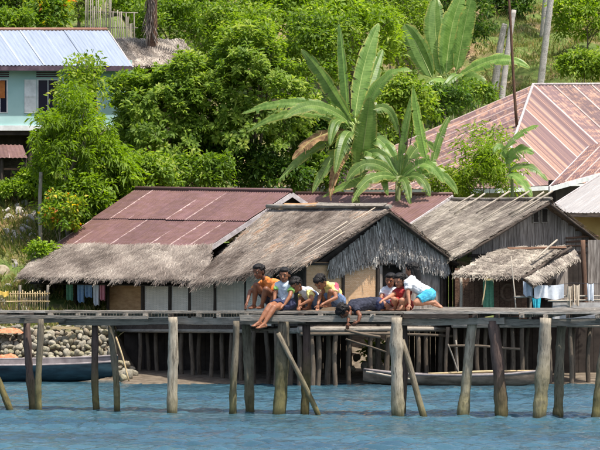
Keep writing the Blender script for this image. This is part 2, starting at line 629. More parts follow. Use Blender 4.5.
tree('leafy_bush', 'weedy bush below the lean-to of the pale blue house', 'bush', 14, 192, 67.0, 24, 9, 'bright', 50, 30, .1, .045, .16, trunk_r=.02, tintm=.5)
tree('light_tree', 'light green tree top behind the upright banana leaves', 'tree', 352, 42, 78, 52, 48, 'bright', 200, 38, .18, .075, .3, trunk_r=.12, tintm=.56)
tree('light_tree', 'yellowish light tree filling the gap left of the highest banana plant', 'tree', 408, 46, 93, 38, 50, 'yellow', 150, 34, .16, .07, .28, trunk_r=.08, tintm=.36)
tree('leafy_bush', 'round mid green bush right of the tall banana plant', 'bush', 408, 108, 71, 30, 30, 'mid', 110, 36, .16, .07, .24, trunk_r=.05, tintm=.66)
tree('light_tree', 'pale green tree at the top edge above the big broadleaf trees', 'tree', 288, 18, 84, 48, 34, 'bright', 150, 34, .18, .08, .3, trunk_r=.1, tintm=.5)
tree('light_tree', 'dark green tree at the top edge behind the thatched shed', 'tree', 212, 8, 86, 42, 34, 'mid', 130, 34, .18, .08, .3, trunk_r=.1, tintm=.55)
tree('fern_shrub', 'feathery light green shrub in front of the rusty hip roof', 'bush', 484, 172, 64, 36, 46, 'bright', 130, 26, .17, .032, .22, droop=.2, trunk_r=.03, tintm=.55, inner=.05)
tree('fern_shrub', 'feathery shrub at the foot of the rusty hip roof, right of the bananas', 'bush', 452, 188, 64.5, 24, 22, 'bright', 60, 34, .14, .03, .2, droop=.2, trunk_r=.02, tintm=.5)
tree('leafy_bush', 'round bush standing alone on the slope above the rusty hip roof', 'bush', 586, 68, 96, 30, 17, 'mid', 120, 36, .16, .075, .25, trunk_r=.04, tintm=.68)
tree('leafy_bush', 'bright bush in the top right corner of the slope', 'bush', 585, 22, 104, 34, 30, 'bright', 130, 36, .18, .08, .3, trunk_r=.05, tintm=.58)
0 and tree('leafy_bush', 'pale bush on the slope left of the top right bush', 'bush', 537, 20, 108, 16, 20, 'bright', 60, 32, .18, .08, .3, trunk_r=.04, tintm=.5)
tree('dark_tree', 'dark tree behind the leaning pale trunk on the slope', 'tree', 508, 4, 112, 26, 24, 'dark', 80, 32, .2, .09, .35, trunk_r=.1, tintm=.5)
tree('broadleaf_tree', 'dark leafy tree at the top left behind the pale metal roof', 'tree', 18, 6, 84, 30, 34, 'dark', 120, 34, .18, .09, .3, trunk_r=.1, tintm=.68)
tree('croton_bush', 'yellow green shrub with reddish leaves behind the pale roof ridge', 'bush', 48, 16, 80, 20, 22, 'croton', 70, 30, .18, .08, .26, trunk_r=.04, tintm=.5)
tree('light_tree', 'soft green tree behind the ridge right end of the pale roof', 'tree', 76, 8, 86, 24, 28, 'mid', 80, 34, .15, .05, .3, trunk_r=.08, tintm=.66)
FILL = [
    ('bush at the trunk foot of the feathery tree', 84, 196, 64.6, 24, 16, 'bright', .4),
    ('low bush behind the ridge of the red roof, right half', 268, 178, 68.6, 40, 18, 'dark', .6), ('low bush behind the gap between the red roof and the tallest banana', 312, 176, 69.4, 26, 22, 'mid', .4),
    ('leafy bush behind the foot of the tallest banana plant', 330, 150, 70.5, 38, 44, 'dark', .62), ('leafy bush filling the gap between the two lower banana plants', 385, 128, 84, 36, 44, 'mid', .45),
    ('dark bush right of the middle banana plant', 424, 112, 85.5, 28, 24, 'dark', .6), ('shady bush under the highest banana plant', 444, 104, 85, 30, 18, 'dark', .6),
    ('bright bush above the fallen edge of the rusty roof', 476, 98, 87, 22, 14, 'mid', .5), ('leafy tree between the pale roof and the top edge trees', 170, 30, 82, 40, 34, 'mid', .5),
    ('leafy tree above the centre of the broadleaf trees', 240, 40, 78, 46, 36, 'mid', .62), ('tree in the gap above the tallest banana plant', 320, 60, 76, 40, 50, 'mid', .5),
    ('soft tree right of the bamboo fence', 128, 14, 90, 22, 30, 'mid', .6), ('bush behind the ridge of the pale roof, left end', 8, 24, 79, 22, 14, 'mid', .6),
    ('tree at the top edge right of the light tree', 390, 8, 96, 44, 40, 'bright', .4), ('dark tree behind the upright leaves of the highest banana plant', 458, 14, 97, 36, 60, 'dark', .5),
    ('undergrowth bush below the big broadleaf tree', 190, 176, 67, 44, 22, 'mid', .4), ('undergrowth bush hiding the foot of the feathery tree', 66, 200, 65.6, 24, 20, 'bright', .45),
    ('undergrowth bush left of the feathery tree trunk', 36, 184, 67.4, 14, 10, 'bright', .5), ('bush above the rubble stones', 100, 205, 66.2, 34, 22, 'mid', .55)]
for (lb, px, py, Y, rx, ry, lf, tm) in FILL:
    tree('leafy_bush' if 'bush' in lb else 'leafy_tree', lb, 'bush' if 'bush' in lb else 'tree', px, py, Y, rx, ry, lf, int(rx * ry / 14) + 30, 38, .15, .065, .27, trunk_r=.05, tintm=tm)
FAR = [(-60, -10, 96), (-5, -25, 98), (48, -28, 100), (100, -34, 102), (150, -28, 100), (200, -36, 104), (252, -30, 100), (305, -24, 98), (352, -30, 102), (398, -20, 98),
       (438, -12, 104), (478, -26, 118), (530, -34, 124), (590, -34, 120), (650, -10, 114)]
FARL = ['off the left end of the pale metal roof', 'over the left end of the pale metal roof', 'over the middle of the pale metal roof', 'over the bamboo fence', 'over the shaggy palm', 'over the dark top edge tree',
        'over the big broadleaf trees', 'left above the tallest banana plant', 'straight above the tallest banana plant', 'left above the highest banana plant', 'behind the highest banana plant',
        'between the highest banana plant and the dead trunk', 'behind the two coconut palms', 'behind the top right corner bush', 'beyond the right end of the slope']
for i, (px, py, Y) in enumerate(FAR):
    tree('hill_tree', 'hillside tree at the top edge, ' + FARL[i], 'tree', px, py, Y, 46, 46,
         ('mid', 'dark', 'mid')[i % 3], 110, 30, .24, .11, .42, 'trees along the upper hillside', trunk_r=.12, tintm=.55)


# grass tufts
def grass(name, regions, label):
    Cs = []
    for (x0, x1, Y0, Y1, n) in regions:
        Y = rng.uniform(Y0, Y1, n)
        X = (rng.uniform(x0, x1, n) - 300) / F * Y
        keep = np.sin(X * 2.1 + Y * 1.3) + np.sin(X * .9 - Y * 2.2) + rng.normal(0, .6, n) > -.7
        X, Y = X[keep], Y[keep]
        Cs.append(np.stack([X, Y, terrain(X, Y) - .02], 1))
    C = np.concatenate(Cs)
    n = len(C)
    D = rng.normal(0, .45, (n, 3))
    D[:, 2] = 1
    N = rand_dir(n)
    L = rng.uniform(.08, .34, n)
    V, Fc = leaf_mesh(C, D, N, L, L * .13, .1, .12)
    geo(name, V, Fc, M['leaf_grass'], attrs={'tint': np.repeat(rng.uniform(0, 1, n), 4)}, kind='stuff', label=label, cat='grass')


grass('grass', [(-60, 120, 59.2, 72, 30000), (-420, -60, 59.2, 90, 26000)], 'patchy grass on the bank left of the huts')
grass('hill_grass', [(430, 680, 86, 122, 60000)], 'dry patchy grass on the slope at the top right')

# ------------------------------------------------------------------ banana plants
t = NT('banana_leaf')
oi = t.n('ShaderNodeObjectInfo')
at = t.n('ShaderNodeAttribute', attribute_name='u')
wv = t.noise(t.coords('world', (1, 1, 1)), 5, 3)
st = t.math('SINE', t.math('MULTIPLY', at.outputs['Fac'], 210.0))
c = t.ramp(t.math('ADD', t.math('MULTIPLY', st, .05), wv), [(.3, (.1, .19, .035, 1)), (.7, (.22, .34, .08, 1))])
ed = t.n('ShaderNodeAttribute', attribute_name='edge')
c = t.mix(t.math('MULTIPLY', t.ramp(t.math('ADD', ed.outputs['Fac'], t.math('MULTIPLY_ADD', wv, .5, -.25)), [(.84, (0, 0, 0, 1)), (.98, (1, 1, 1, 1))]), .75), c, (.42, .38, .1, 1))
c = t.value(c, .5)
b = t.bsdf(c, .42, .4, st, .1, .003)
tr = t.n('ShaderNodeBsdfTranslucent')
h = t.n('ShaderNodeHueSaturation')
h.inputs['Value'].default_value = 1.7
t.l(c, h.inputs['Color'])
t.l(h.outputs[0], tr.inputs['Color'])
mx = t.n('ShaderNodeMixShader')
mx.inputs[0].default_value = .45
t.l(b.outputs[0], mx.inputs[1])
t.l(tr.outputs[0], mx.inputs[2])
M['banana'] = t.done(mx)
M['banana_dry'] = simple('dry_banana_leaf', srgb(96, 70, 46), srgb(160, 128, 88), 6, .8)
M['midrib'] = simple('banana_midrib', (.25, .34, .09, 1), (.42, .48, .18, 1), 5, .5)
M['banana_stem'] = simple('banana_stem', (.10, .15, .04, 1), (.25, .26, .12, 1), 4, .6, stretch=(3, 3, .5))


def banana_leaf(parent, a, m, e, width, face=(0, -1, .4), tear=.2, mat='banana', vee=.3):
    """a base, m bend, e tip (world points)"""
    n = 30
    width *= 1.12
    pts = bez(Vector(a), Vector(m), Vector(e), n)
    span = (Vector(e) - Vector(a)).length
    hz = math.hypot(e[0] - a[0], e[1] - a[1]) / max(span, .01)
    pts = [p - Vector((0, 0, span * (.02 + .13 * hz) * max(0, i / n - .55) ** 2 * 4)) for i, p in enumerate(pts)]
    V, Fc, U, E = [], [], [], []
    face = Vector(face).normalized()
    for i in range(n):
        t0, t1 = i / n, (i + 1) / n
        for side in (-1, 1):
            torn = random.random() < tear
            sg = random.uniform(.0, .1)
            idx0 = len(V)
            for j, tt in enumerate((t0, t1)):
                p = pts[i + j]
                d = (pts[min(i + j + 1, n)] - pts[max(i + j - 1, 0)]).normalized()
                s = d.cross(face).normalized()
                u = s.cross(d).normalized()
                w = width * max(0.0, math.sin(math.pi * min(1, tt * .97 + .03)) ** .55) * (1 - .25 * tt)
                if tt < .06:
                    w *= tt / .06
                back = -d * w * .12 if False else d * w * .25
                if torn:
                    back = back + d * (-.5 * sg if j == 1 else .25 * sg)
                sag = sg if torn else 0
                o1 = p + s * side * w * .28 + u * w * vee * .3 + back * .3
                o2 = p + s * side * w * .5 + u * w * (vee * .2) + back - Vector((0, 0, sag + w * .07 * (1 + math.sin(i * .7 + side))))
                V += [p, o1, o2]
                U += [tt, tt, tt]
                E += [0, .6, 1]
            b0 = idx0
            if side > 0:
                Fc += [(b0, b0 + 1, b0 + 4, b0 + 3), (b0 + 1, b0 + 2, b0 + 5, b0 + 4)]
            else:
                Fc += [(b0, b0 + 3, b0 + 4, b0 + 1), (b0 + 1, b0 + 4, b0 + 5, b0 + 2)]
    lf = geo('leaf', V, Fc, M[mat], parent, attrs={'u': U, 'edge': E})
    tv, tf = tube_np(pts, [max(.004, width * .024 * (1 - .8 * i / n)) for i in range(n + 1)], 5)
    geo('midrib', tv, tf, M['midrib'], lf, smooth=True)
    return lf


def banana_plant(label, base_px, base_y, Y, stem_top, leaves, r=.11, group='banana plants'):
    bx = XZ(base_px, Y)
    bz = TZ(bx, Y) - .1
    T = thing('banana_plant', (bx, Y, bz), label, 'banana plant', group)
    top = P(stem_top[0], stem_top[1], Y)
    b0 = Vector((bx, Y, bz))
    V, Fc = tube_np(bez(b0, lerp(b0, top, .5), top, 6), [r * (1.1 - .55 * i / 6) for i in range(7)], 9)
    geo('stem', V, Fc, M['banana_stem'], T, smooth=True)
    for lf in leaves:
        (ax, ay), (mx_, my), (ex, ey), w, dy = lf[:5]
        face = lf[5] if len(lf) > 5 else (0, -1, .4)
        mt = lf[6] if len(lf) > 6 else 'banana'
        a, m_, e = P(ax, ay, Y), P(mx_, my, Y + dy * .5), P(ex, ey, Y + dy)
        banana_leaf(T, a, m_, e, w * Y / F, face, mat=mt)
        v2, f2 = tube_np([lerp(top, b0, .12), lerp(top, a, .5), a], [r * .3, r * .24, r * .16], 6)
        geo('leaf_stalk', v2, f2, M['midrib'], T, smooth=True)
    return T


banana_plant('tallest banana plant with a fan of leaves behind the thatched hut ridge', 356, 192, 63.5, (357, 128), [
    ((348, 122), (344, 75), (339, 19), 17, .5, (-.8, -.5, .1)),
    ((355, 118), (360, 70), (379, 17), 19, .8, (.3, -1, .2)),
    ((359, 118), (372, 80), (383, 42), 15, 1.2, (.5, -1, .2)),
    ((352, 122), (328, 85), (301, 42), 15, -.3, (-.6, -.5, .6)),
    ((348, 121), (318, 98), (241, 101), 15, .3, (-.1, -1, .6)),
    ((350, 124), (322, 96), (283, 110), 16, -.8, (0, -1, .6)),
    ((346, 128), (318, 100), (246, 120), 13, .9, (0, -1, .7)),
    ((350, 128), (336, 108), (330, 140), 14, -1.0, (-.3, -.8, .6)),
    ((358, 182), (365, 140), (370, 92), 24, -.7, (.1, -1, .15)),
    ((364, 112), (380, 72), (412, 64), 17, -.5, (.3, -.7, 1)),
    ((350, 132), (325, 128), (292, 152), 18, -.6, (-.2, -.7, .8), 'banana_dry'),
    ((352, 134), (330, 135), (278, 172), 15, -.4, (-.2, -.7, .8)),
    ((352, 136), (348, 120), (335, 168), 16, -1.1, (-.2, -1, .4)),
    ((360, 136), (385, 130), (402, 176), 17, -.6, (.3, -.9, .6)),
    ((356, 150), (340, 140), (312, 186), 15, -.9, (-.2, -1, .5)),
    ((358, 150), (372, 140), (388, 190), 14, -.9, (.2, -1, .5)),
    ((354, 146), (338, 150), (330, 192), 12, -1.1, (-.2, -1, .3), 'banana_dry'),
    ((361, 120), (388, 92), (398, 128), 14, .6, (.3, -1, .5)),
])
banana_plant('middle banana plant beside the rusty roof, right of the tallest one', 398, 192, 62.8, (398, 176), [
    ((396, 178), (370, 150), (346, 176), 16, -.4, (0, -1, .6)),
    ((397, 178), (372, 168), (352, 196), 13, -.8, (0, -1, .6)),
    ((398, 176), (388, 140), (380, 146), 15, .5, (0, -1, .4)),
    ((400, 176), (402, 140), (414, 86), 14, .3, (-.9, -.6, .2)),
    ((430, 172), (420, 138), (413, 82), 17, -.3, (-.8, -.6, .3)),
    ((401, 178), (425, 150), (444, 178), 16, -.4, (.2, -1, .6)),
    ((402, 180), (420, 168), (430, 192), 13, -.7, (.2, -1, .6)),
    ((430, 176), (436, 140), (450, 112), 10, .4, (.6, -.8, .2)),
    ((400, 180), (385, 172), (322, 188), 12, -.2, (0, -1, .7)),
    ((398, 178), (380, 140), (362, 158), 15, .4, (0, -1, .5)),
    ((402, 176), (418, 132), (436, 146), 15, .5, (.2, -1, .5)),
    ((404, 180), (436, 160), (458, 188), 14, -.2, (.2, -1, .5)),
    ((399, 182), (404, 172), (410, 200), 12, -.8, (.1, -1, .3)),
])
banana_plant('highest banana plant with broad upright leaves left of the dry slope', 452, 95, 88, (450, 76), [
    ((446, 74), (448, 30), (462, -8), 26, .3, (.3, -1, .2)),
    ((456, 72), (463, 30), (473, -10), 24, -.2, (.7, -.8, .2)),
    ((442, 76), (432, 30), (436, -6), 24, .8, (-.2, -1, .2)),
    ((432, 78), (420, 50), (404, 20), 24, .6, (-.5, -1, .3)),
    ((455, 80), (490, 52), (530, 59), 15, -.4, (.1, -1, .6)),
    ((458, 84), (478, 66), (486, 96), 16, -.8, (.3, -.9, .5)),
    ((450, 84), (442, 76), (420, 92), 18, -1.0, (-.2, -.8, .7)),
    ((456, 80), (466, 66), (440, 86), 13, -1.2, (-.2, -.8, .7)),
], r=.16)
banana_plant('small banana plant with drooping leaves in front of the rusty hip roof', 515, 200, 62.2, (512, 172), [
    ((505, 150), (512, 138), (539, 121), 12, -.3, (-.2, -.7, .9)),
    ((506, 165), (515, 145), (534, 150), 13, -.3, (0, -1, .6)),
    ((508, 172), (522, 158), (548, 176), 12, -.5, (.2, -.7, .8)),
    ((506, 176), (516, 170), (532, 192), 13, -.8, (.2, -.9, .5)),
    ((508, 160), (500, 140), (494, 150), 11, -.4, (-.4, -.8, .6)),
], r=.06)


# ------------------------------------------------------------------ roofs
def tin_mat(name, base1, base2, rust1, rust2, pale, edge=.09, rust=.5, lap=1.0, rnd=.25, metallic=0.0, rough=.6, lapon=.6):
    t = NT(name)
    u = t.n('ShaderNodeAttribute', attribute_name='su')
    vv = t.n('ShaderNodeAttribute', attribute_name='sv')
    cb = t.n('ShaderNodeCombineXYZ')
    oi = t.n('ShaderNodeObjectInfo')
    off = t.math('MULTIPLY', oi.outputs['Random'], 40.0)
    t.l(t.math('MULTIPLY_ADD', u.outputs['Fac'], .5, off), cb.inputs[0])
    t.l(t.math('MULTIPLY_ADD', vv.outputs['Fac'], 1.5, off), cb.inputs[1])
    n1 = t.noise(cb.outputs[0], 3.2, 5, .6)
    cb2 = t.n('ShaderNodeCombineXYZ')
    t.l(t.math('MULTIPLY_ADD', u.outputs['Fac'], 9.0, off), cb2.inputs[0])
    t.l(t.math('MULTIPLY_ADD', vv.outputs['Fac'], .8, off), cb2.inputs[1])
    n2 = t.noise(cb2.outputs[0], 1.6, 5, .65)
    n3 = t.noise(t.coords('world'), 14, 5, .7)
    c = t.ramp(n2, [(.3, base1), (.7, base2)])
    rc = t.ramp(t.math('MULTIPLY_ADD', n3, .35, t.math('MULTIPLY', n2, .65)), [(.32, rust1), (.66, rust2)])
    c = t.mix(t.ramp(t.math('MULTIPLY_ADD', n2, .4, t.math('MULTIPLY', n1, .7)), [(rust, (0, 0, 0, 1)), (rust + .09, (1, 1, 1, 1))]), c, rc)
    # bare pale metal along one side lap
    e = t.math('ADD', u.outputs['Fac'], t.math('MULTIPLY_ADD', n1, .12, -.06))
    pl = t.ramp(e, [(edge * .55, (1, 1, 1, 1)), (edge, (0, 0, 0, 1))])
    on = t.ramp(t.math('MULTIPLY_ADD', vv.outputs['Fac'], .1, t.math('FRACT', t.math('MULTIPLY', oi.outputs['Random'], 7.3))), [(lapon, (0, 0, 0, 1)), (lapon + .06, (1, 1, 1, 1))])
    c = t.mix(t.math('MULTIPLY', t.math('MULTIPLY', pl, on), lap), c, pale)
    c = t.value(c, rnd)
    return t.done(t.bsdf(c, rough, .35, n3, .15, .004, metallic))


M['tin_red'] = tin_mat('red_painted_tin', srgb(92, 64, 63), srgb(128, 97, 95), srgb(84, 58, 52), srgb(118, 88, 80), srgb(196, 172, 164), edge=.06, rust=.5, lap=.75, lapon=.66, rnd=.32)
M['tin_rusty'] = tin_mat('rusty_tin', srgb(94, 72, 72), srgb(122, 97, 95), srgb(122, 82, 64), srgb(172, 140, 122), srgb(188, 172, 164), edge=.13, rust=.53, lapon=.12, lap=.75, rnd=.35)
M['tin_rusty_pale'] = M['tin_rusty']
M['tin_pale'] = tin_mat('pale_zinc', srgb(122, 132, 148), srgb(148, 158, 174), srgb(156, 146, 140), srgb(172, 164, 158), srgb(180, 188, 200), rust=.72, lap=.5, rnd=.08, rough=.5)
M['tin_grey'] = tin_mat('grey_zinc', srgb(134, 130, 128), srgb(160, 156, 152), srgb(136, 116, 102), srgb(160, 144, 132), srgb(205, 204, 204), rust=.64, lap=.5, rnd=.1)
M['fascia_dark'] = simple('dark_fascia', srgb(70, 54, 66), srgb(96, 80, 90), 5)
M['white_paint'] = simple('white_paint', srgb(196, 198, 196), srgb(226, 228, 226), 5, .6, .1)
M['pale_rake'] = simple('pale_rake_board', srgb(160, 150, 148), srgb(200, 192, 190), 9)


def bil(q, s, v):
    return lerp(lerp(q[0], q[1], s), lerp(q[3], q[2], s), v)


def tin_roof(parent, q, nsheet, mat, rows=1, wave=.09, amp=.011, lift=0.0, name='roof_sheet', over=.03):
    """q = TL, TR, BR, BL; sheets run down the slope, each its own corrugated sheet"""
    q = [Vector(p) for p in q]
    nrm = (q[1] - q[0]).cross(q[3] - q[0])
    if nrm.length < 1e-6:
        nrm = (q[2] - q[0]).cross(q[3] - q[0])
    nrm.normalize()
    if nrm.z < 0:
        nrm = -nrm
    wid = max((q[1] - q[0]).length, (q[2] - q[3]).length)
    for rw in range(rows):
        v0, v1 = rw / rows, (rw + 1) / rows + (.03 if rw < rows - 1 else 0)
        for i in range(nsheet):
            s0, s1 = i / nsheet, (i + 1) / nsheet + over / nsheet
            nu = max(8, int(wid / nsheet / wave) * 4)
            nv = 4
            dn = random.uniform(-.004, .004) + (i % 2) * .007 - rw * .012
            slip = random.uniform(-.006, .006)
            V, A, B = [], [], []
            for a in range(nv + 1):
                for b_ in range(nu + 1):
                    s = lerp(s0, s1, b_ / nu)
                    v = lerp(v0, v1, a / nv) + slip
                    p = bil(q, s, v) + nrm * (lift + dn + amp * math.sin(2 * math.pi * b_ / 4) + (.012 * (a / nv) if rows > 1 else 0))
                    V.append(p)
                    A.append(b_ / nu)
                    B.append(a / nv * (q[3] - q[0]).length)
            Fc = []
            for a in range(nv):
                for b_ in range(nu):
                    k = a * (nu + 1) + b_
                    Fc.append((k, k + nu + 1, k + nu + 2, k + 1))
            geo(name, V, Fc, M[mat], parent, smooth=True, attrs={'su': A, 'sv': B})


def slab(name, q, t, mat, parent, **kw):
    """solid sheet under a bilinear roof, thickness t downwards"""
    q = [Vector(p) for p in q]
    n = 6
    V = []
    for k in (0, 1):
        for a in range(n + 1):
            for b_ in range(n + 1):
                V.append(bil(q, b_ / n, a / n) - Vector((0, 0, t * k)))
    m = n + 1
    Fc = []
    for a in range(n):
        for b_ in range(n):
            k = a * m + b_
            Fc.append((k, k + m, k + m + 1, k + 1))
            k += m * m
            Fc.append((k, k + 1, k + m + 1, k + m))
    o = m * m
    for a in range(n):
        Fc.append((a * m, a * m + o, (a + 1) * m + o, (a + 1) * m))
        Fc.append((a * m + n, (a + 1) * m + n, (a + 1) * m + n + o, a * m + n + o))
        Fc.append((a, a + 1, a + 1 + o, a + o))
        Fc.append((n * m + a, n * m + a + o, n * m + a + 1 + o, n * m + a + 1))
    return geo(name, V, Fc, M[mat], parent, **kw)


def thatch(parent, q, rows, per, mat, L=.5, W=.03, shaggy=.3, lift=.02, rag=.08, vstart=.04, thick=.05, name='thatch', base=True):
    """layers of leaf blades on a roof plane; q = TL, TR, BR, BL"""
    q = [Vector(p) for p in q]
    if base:
        slab('thatch_layer', q, thick, 'thatch_base', parent)
    Q = np.array([list(p) for p in q])
    nrm = (q[1] - q[0]).cross(q[3] - q[0]).normalized()
    if nrm.z < 0 or (abs(nrm.z) < .1 and nrm.y > 0):
        nrm = -nrm
    nrm = np.array(nrm)
    Vs, Ts = [], []
    sag_ph = random.uniform(0, 6)
    for r in range(rows):
        v = lerp(vstart, 1.0, (r + .5) / rows)
        n = per
        s = rng.uniform(-.01, 1.01, n)
        vv = v + rng.normal(0, .2 / rows, n) + .025 * np.sin(s * 17 + r)
        vv = np.minimum(vv, 1.0)
        s_, v_ = s[:, None], vv[:, None]
        C = (Q[0] * (1 - s_) + Q[1] * s_) * (1 - v_) + (Q[3] * (1 - s_) + Q[2] * s_) * v_
        dwn = (Q[3] - Q[0]) * (1 - s_) + (Q[2] - Q[1]) * s_
        dwn /= np.linalg.norm(dwn, axis=1, keepdims=True)
        acr = np.cross(dwn, nrm)
        yaw = rng.normal(0, shaggy, n)[:, None]
        D = dwn * np.cos(yaw) + acr * np.sin(yaw)
        ln = L * rng.uniform(.55, 1.15, n)[:, None]
        up0 = lift + rng.uniform(0, .018, n)[:, None]
        up1 = lift + .012 + rng.uniform(0, .024, n)[:, None] + .01 * np.sin(s_ * 23 + sag_ph)
        st = C - D * ln * .5 + nrm * up0
        # the eave row hangs past the edge
        hang = np.where(v_ > .9, rng.uniform(0, 1.0, n)[:, None] ** 2 * rag * (1 + .8 * np.sin(s_ * 41 + sag_ph) * np.sin(s_ * 97)), 0)
        room = np.minimum(ln * .5, (1.0 - v_) * np.linalg.norm(Q[3] - Q[0]) + rng.uniform(0, .06, n)[:, None])
        en = C + D * room + nrm * up1 + D * hang - np.array([0, 0, 1]) * hang * .8
        wv = W * rng.uniform(.5, 1.4, n)[:, None]
        sd = np.cross(D, nrm)
        tilt = rng.normal(0, .16, n)[:, None]
        sd = sd * np.cos(tilt) + nrm * np.sin(tilt)
        Vs.append(np.stack([st - sd * wv * .5, st + sd * wv * .5, en + sd * wv * .25, en - sd * wv * .25], 1).reshape(-1, 3))
        row_t = rng.normal(0, .08)
        patch = .16 * np.sin(s * 9 + r * .4) + .14 * np.sin(s * 31 - r * .8) + .12 * np.sin(s * 57 + r * 1.9) + .14 * np.sin(s * 5 - r * .45 + sag_ph)
        Ts.append(np.repeat(np.clip(.5 + row_t + patch + rng.normal(0, .13, n), 0, 1), 4))
    V = np.concatenate(Vs)
    n = len(V) // 4
    i = np.arange(n) * 4
    Fc = np.stack([i, i + 1, i + 2, i + 3], 1)
    return geo(name, V, Fc, M[mat], parent, attrs={'tint': np.concatenate(Ts)}, kind='stuff')


# ------------------------------------------------------------------ wall materials
def weave_mat(name, c1, c2, sc_=26.0):
    t = NT(name)
    g = t.n('ShaderNodeTexCoord')
    br = t.n('ShaderNodeTexBrick')
    br.offset = .5
    br.inputs['Scale'].default_value = sc_
    br.inputs['Color1'].default_value = c1
    br.inputs['Color2'].default_value = c2
    br.inputs['Mortar'].default_value = tuple(x * .7 for x in c1[:3]) + (1,)
    br.inputs['Mortar Size'].default_value = .06
    br.inputs['Brick Width'].default_value = 1.6
    br.inputs['Row Height'].default_value = .55
    sp = t.n('ShaderNodeSeparateXYZ')
    t.l(g.outputs['Object'], sp.inputs[0])
    cb = t.n('ShaderNodeCombineXYZ')
    t.l(t.math('ADD', sp.outputs['X'], sp.outputs['Y']), cb.inputs[0])
    t.l(sp.outputs['Z'], cb.inputs[1])
    t.l(cb.outputs[0], br.inputs['Vector'])
    n = t.noise(t.coords('world'), 4, 5)
    c = t.mix(t.math('MULTIPLY', t.ramp(n, [(.35, (0, 0, 0, 1)), (.7, (1, 1, 1, 1))]), .5), br.outputs['Color'], tuple(x * .62 for x in c1[:3]) + (1,))
    c = t.value(c, .2)
    return t.done(t.bsdf(c, .8, .2, br.outputs['Fac'], .4, .004))


M['mat_tan'] = weave_mat('tan_bamboo_mat', srgb(218, 172, 128), srgb(232, 196, 158))
M['mat_white'] = weave_mat('whitewashed_mat', srgb(222, 212, 196), srgb(236, 226, 212))
M['mat_grey'] = weave_mat('grey_mat', srgb(196, 184, 168), srgb(214, 202, 186))
M['plywood'] = simple('plywood', srgb(150, 112, 76), srgb(178, 140, 100), 4, .7, .1, stretch=(1, 1, 4))
M['grey_board'] = simple('grey_board', srgb(104, 94, 86), srgb(164, 154, 144), 5, .8, .3, stretch=(6, 6, .6), rnd=.45)
M['dark_in'] = simple('dark_board_and_shade', srgb(44, 38, 34), srgb(66, 58, 52), 4)  # dark boards; also painted shade under the huts and in the doorway
M['plaster'] = simple('rough_plaster', srgb(150, 144, 140), srgb(188, 184, 180), 6, .9, .4)
M['teal'] = simple('pale_teal_paint', srgb(160, 198, 194), srgb(180, 214, 210), 1.2, .6, .05)
M['ochre'] = simple('ochre_paint', srgb(150, 128, 74), srgb(172, 150, 92), 2, .7, .1)
M['glass_dark'] = NT('dark_glass').done(NT.bsdf(NT('tmp'), (.02, .02, .03, 1), .1, .5)) if False else None
t = NT('dark_glass')
M['glass_dark'] = t.done(t.bsdf((.015, .014, .03, 1), .15, .12))


def board_wall(parent, x0, x1, y0f, y1, Yf, n, mat, thick=.025, name='board', push=0.0, gap=.25):
    """upright boards side by side between picture columns"""
    for i in range(n):
        a, b_ = lerp(x0, x1, i / n), lerp(x0, x1, (i + 1) / n)
        top = y0f((a + b_) / 2) if callable(y0f) else y0f
        pxbox(name, a + gap * .5, top, b_ - gap * .5, y1 + random.uniform(-.4, .6), Yf, thick, M[mat], parent, push + random.uniform(-.006, .006))


def lin(x0, Y0, x1, Y1):
    return lambda x: Y0 + (Y1 - Y0) * (x - x0) / (x1 - x0)


def gable_fill(name, q3, off, mat, parent):
    """triangle prism"""
    a, b_, c = [Vector(p) for p in q3]
    off = Vector(off)
    V = [a, b_, c, a + off, b_ + off, c + off]
    Fc = [(0, 1, 2), (5, 4, 3), (0, 3, 4, 1), (1, 4, 5, 2), (2, 5, 3, 0)]
    return geo(name, V, Fc, mat, parent)


# ------------------------------------------------------------------ blue house on the upper left
bh_eave = lin(0, 69.0, 132, 70.5)
EL, ER = P(-70, 65, bh_eave(-70)), P(132, 66, bh_eave(132))
RL, RR = P(-95, 30, bh_eave(-95) + 1.9), P(107, 30, bh_eave(107) + 2.15)
bz = TZ(XZ(30, 70.5), 70.5)
BH = thing('house', (XZ(30, 70.5), 70.5, bz), 'pale teal house with a light metal roof at the upper left', 'house')
tin_roof(BH, [RL, RR, ER, EL], 9, 'tin_pale', 1, .1, .012)
bkL, bkR = RL + (RL - EL) * .9, RR + (RR - ER) * .9
bkL.z, bkR.z = EL.z, ER.z
tin_roof(BH, [RL, RR, bkR, bkL], 7, 'tin_pale', 1, .12, .012)
V, Fc = tube_np([RL + Vector((0, 0, .02)), RR + Vector((0, 0, .02))], [.05, .05], 6)
geo('ridge_cap', V, Fc, M['tin_rusty'], BH, smooth=True, attrs={'su': [.5] * len(V), 'sv': [0] * len(V)})
plank('fascia', EL + Vector((0, .02, -.07)), ER + Vector((0, .02, -.07)), .03, .13, M['fascia_dark'], BH, .002)
plank('rake_board', RR + Vector((.02, 0, -.05)), ER + Vector((.02, 0, -.07)), .03, .1, M['pale_rake'], BH, .002)
bw = lambda x: bh_eave(x) + .42
pxbox('wall', -60, 66, 124, 127, bw, .1, M['teal'], BH)
pxbox('side_wall', 124, 60, 132, 127, lin(124, bw(124), 132, bw(124) + 2.6), .08, M['teal'], BH)
pxbox('back_wall', -60, 66, 124, 127, lambda x: bw(x) + 3.0, .1, M['teal'], BH)
pxbox('sill_band', -60, 125.5, 126, 130.5, bw, .2, M['white_paint'], BH, -.06)
pxbox('floor_slab', -60, 130.6, 126, 135, bw, 3.2, M['dark_in'], BH, .02)
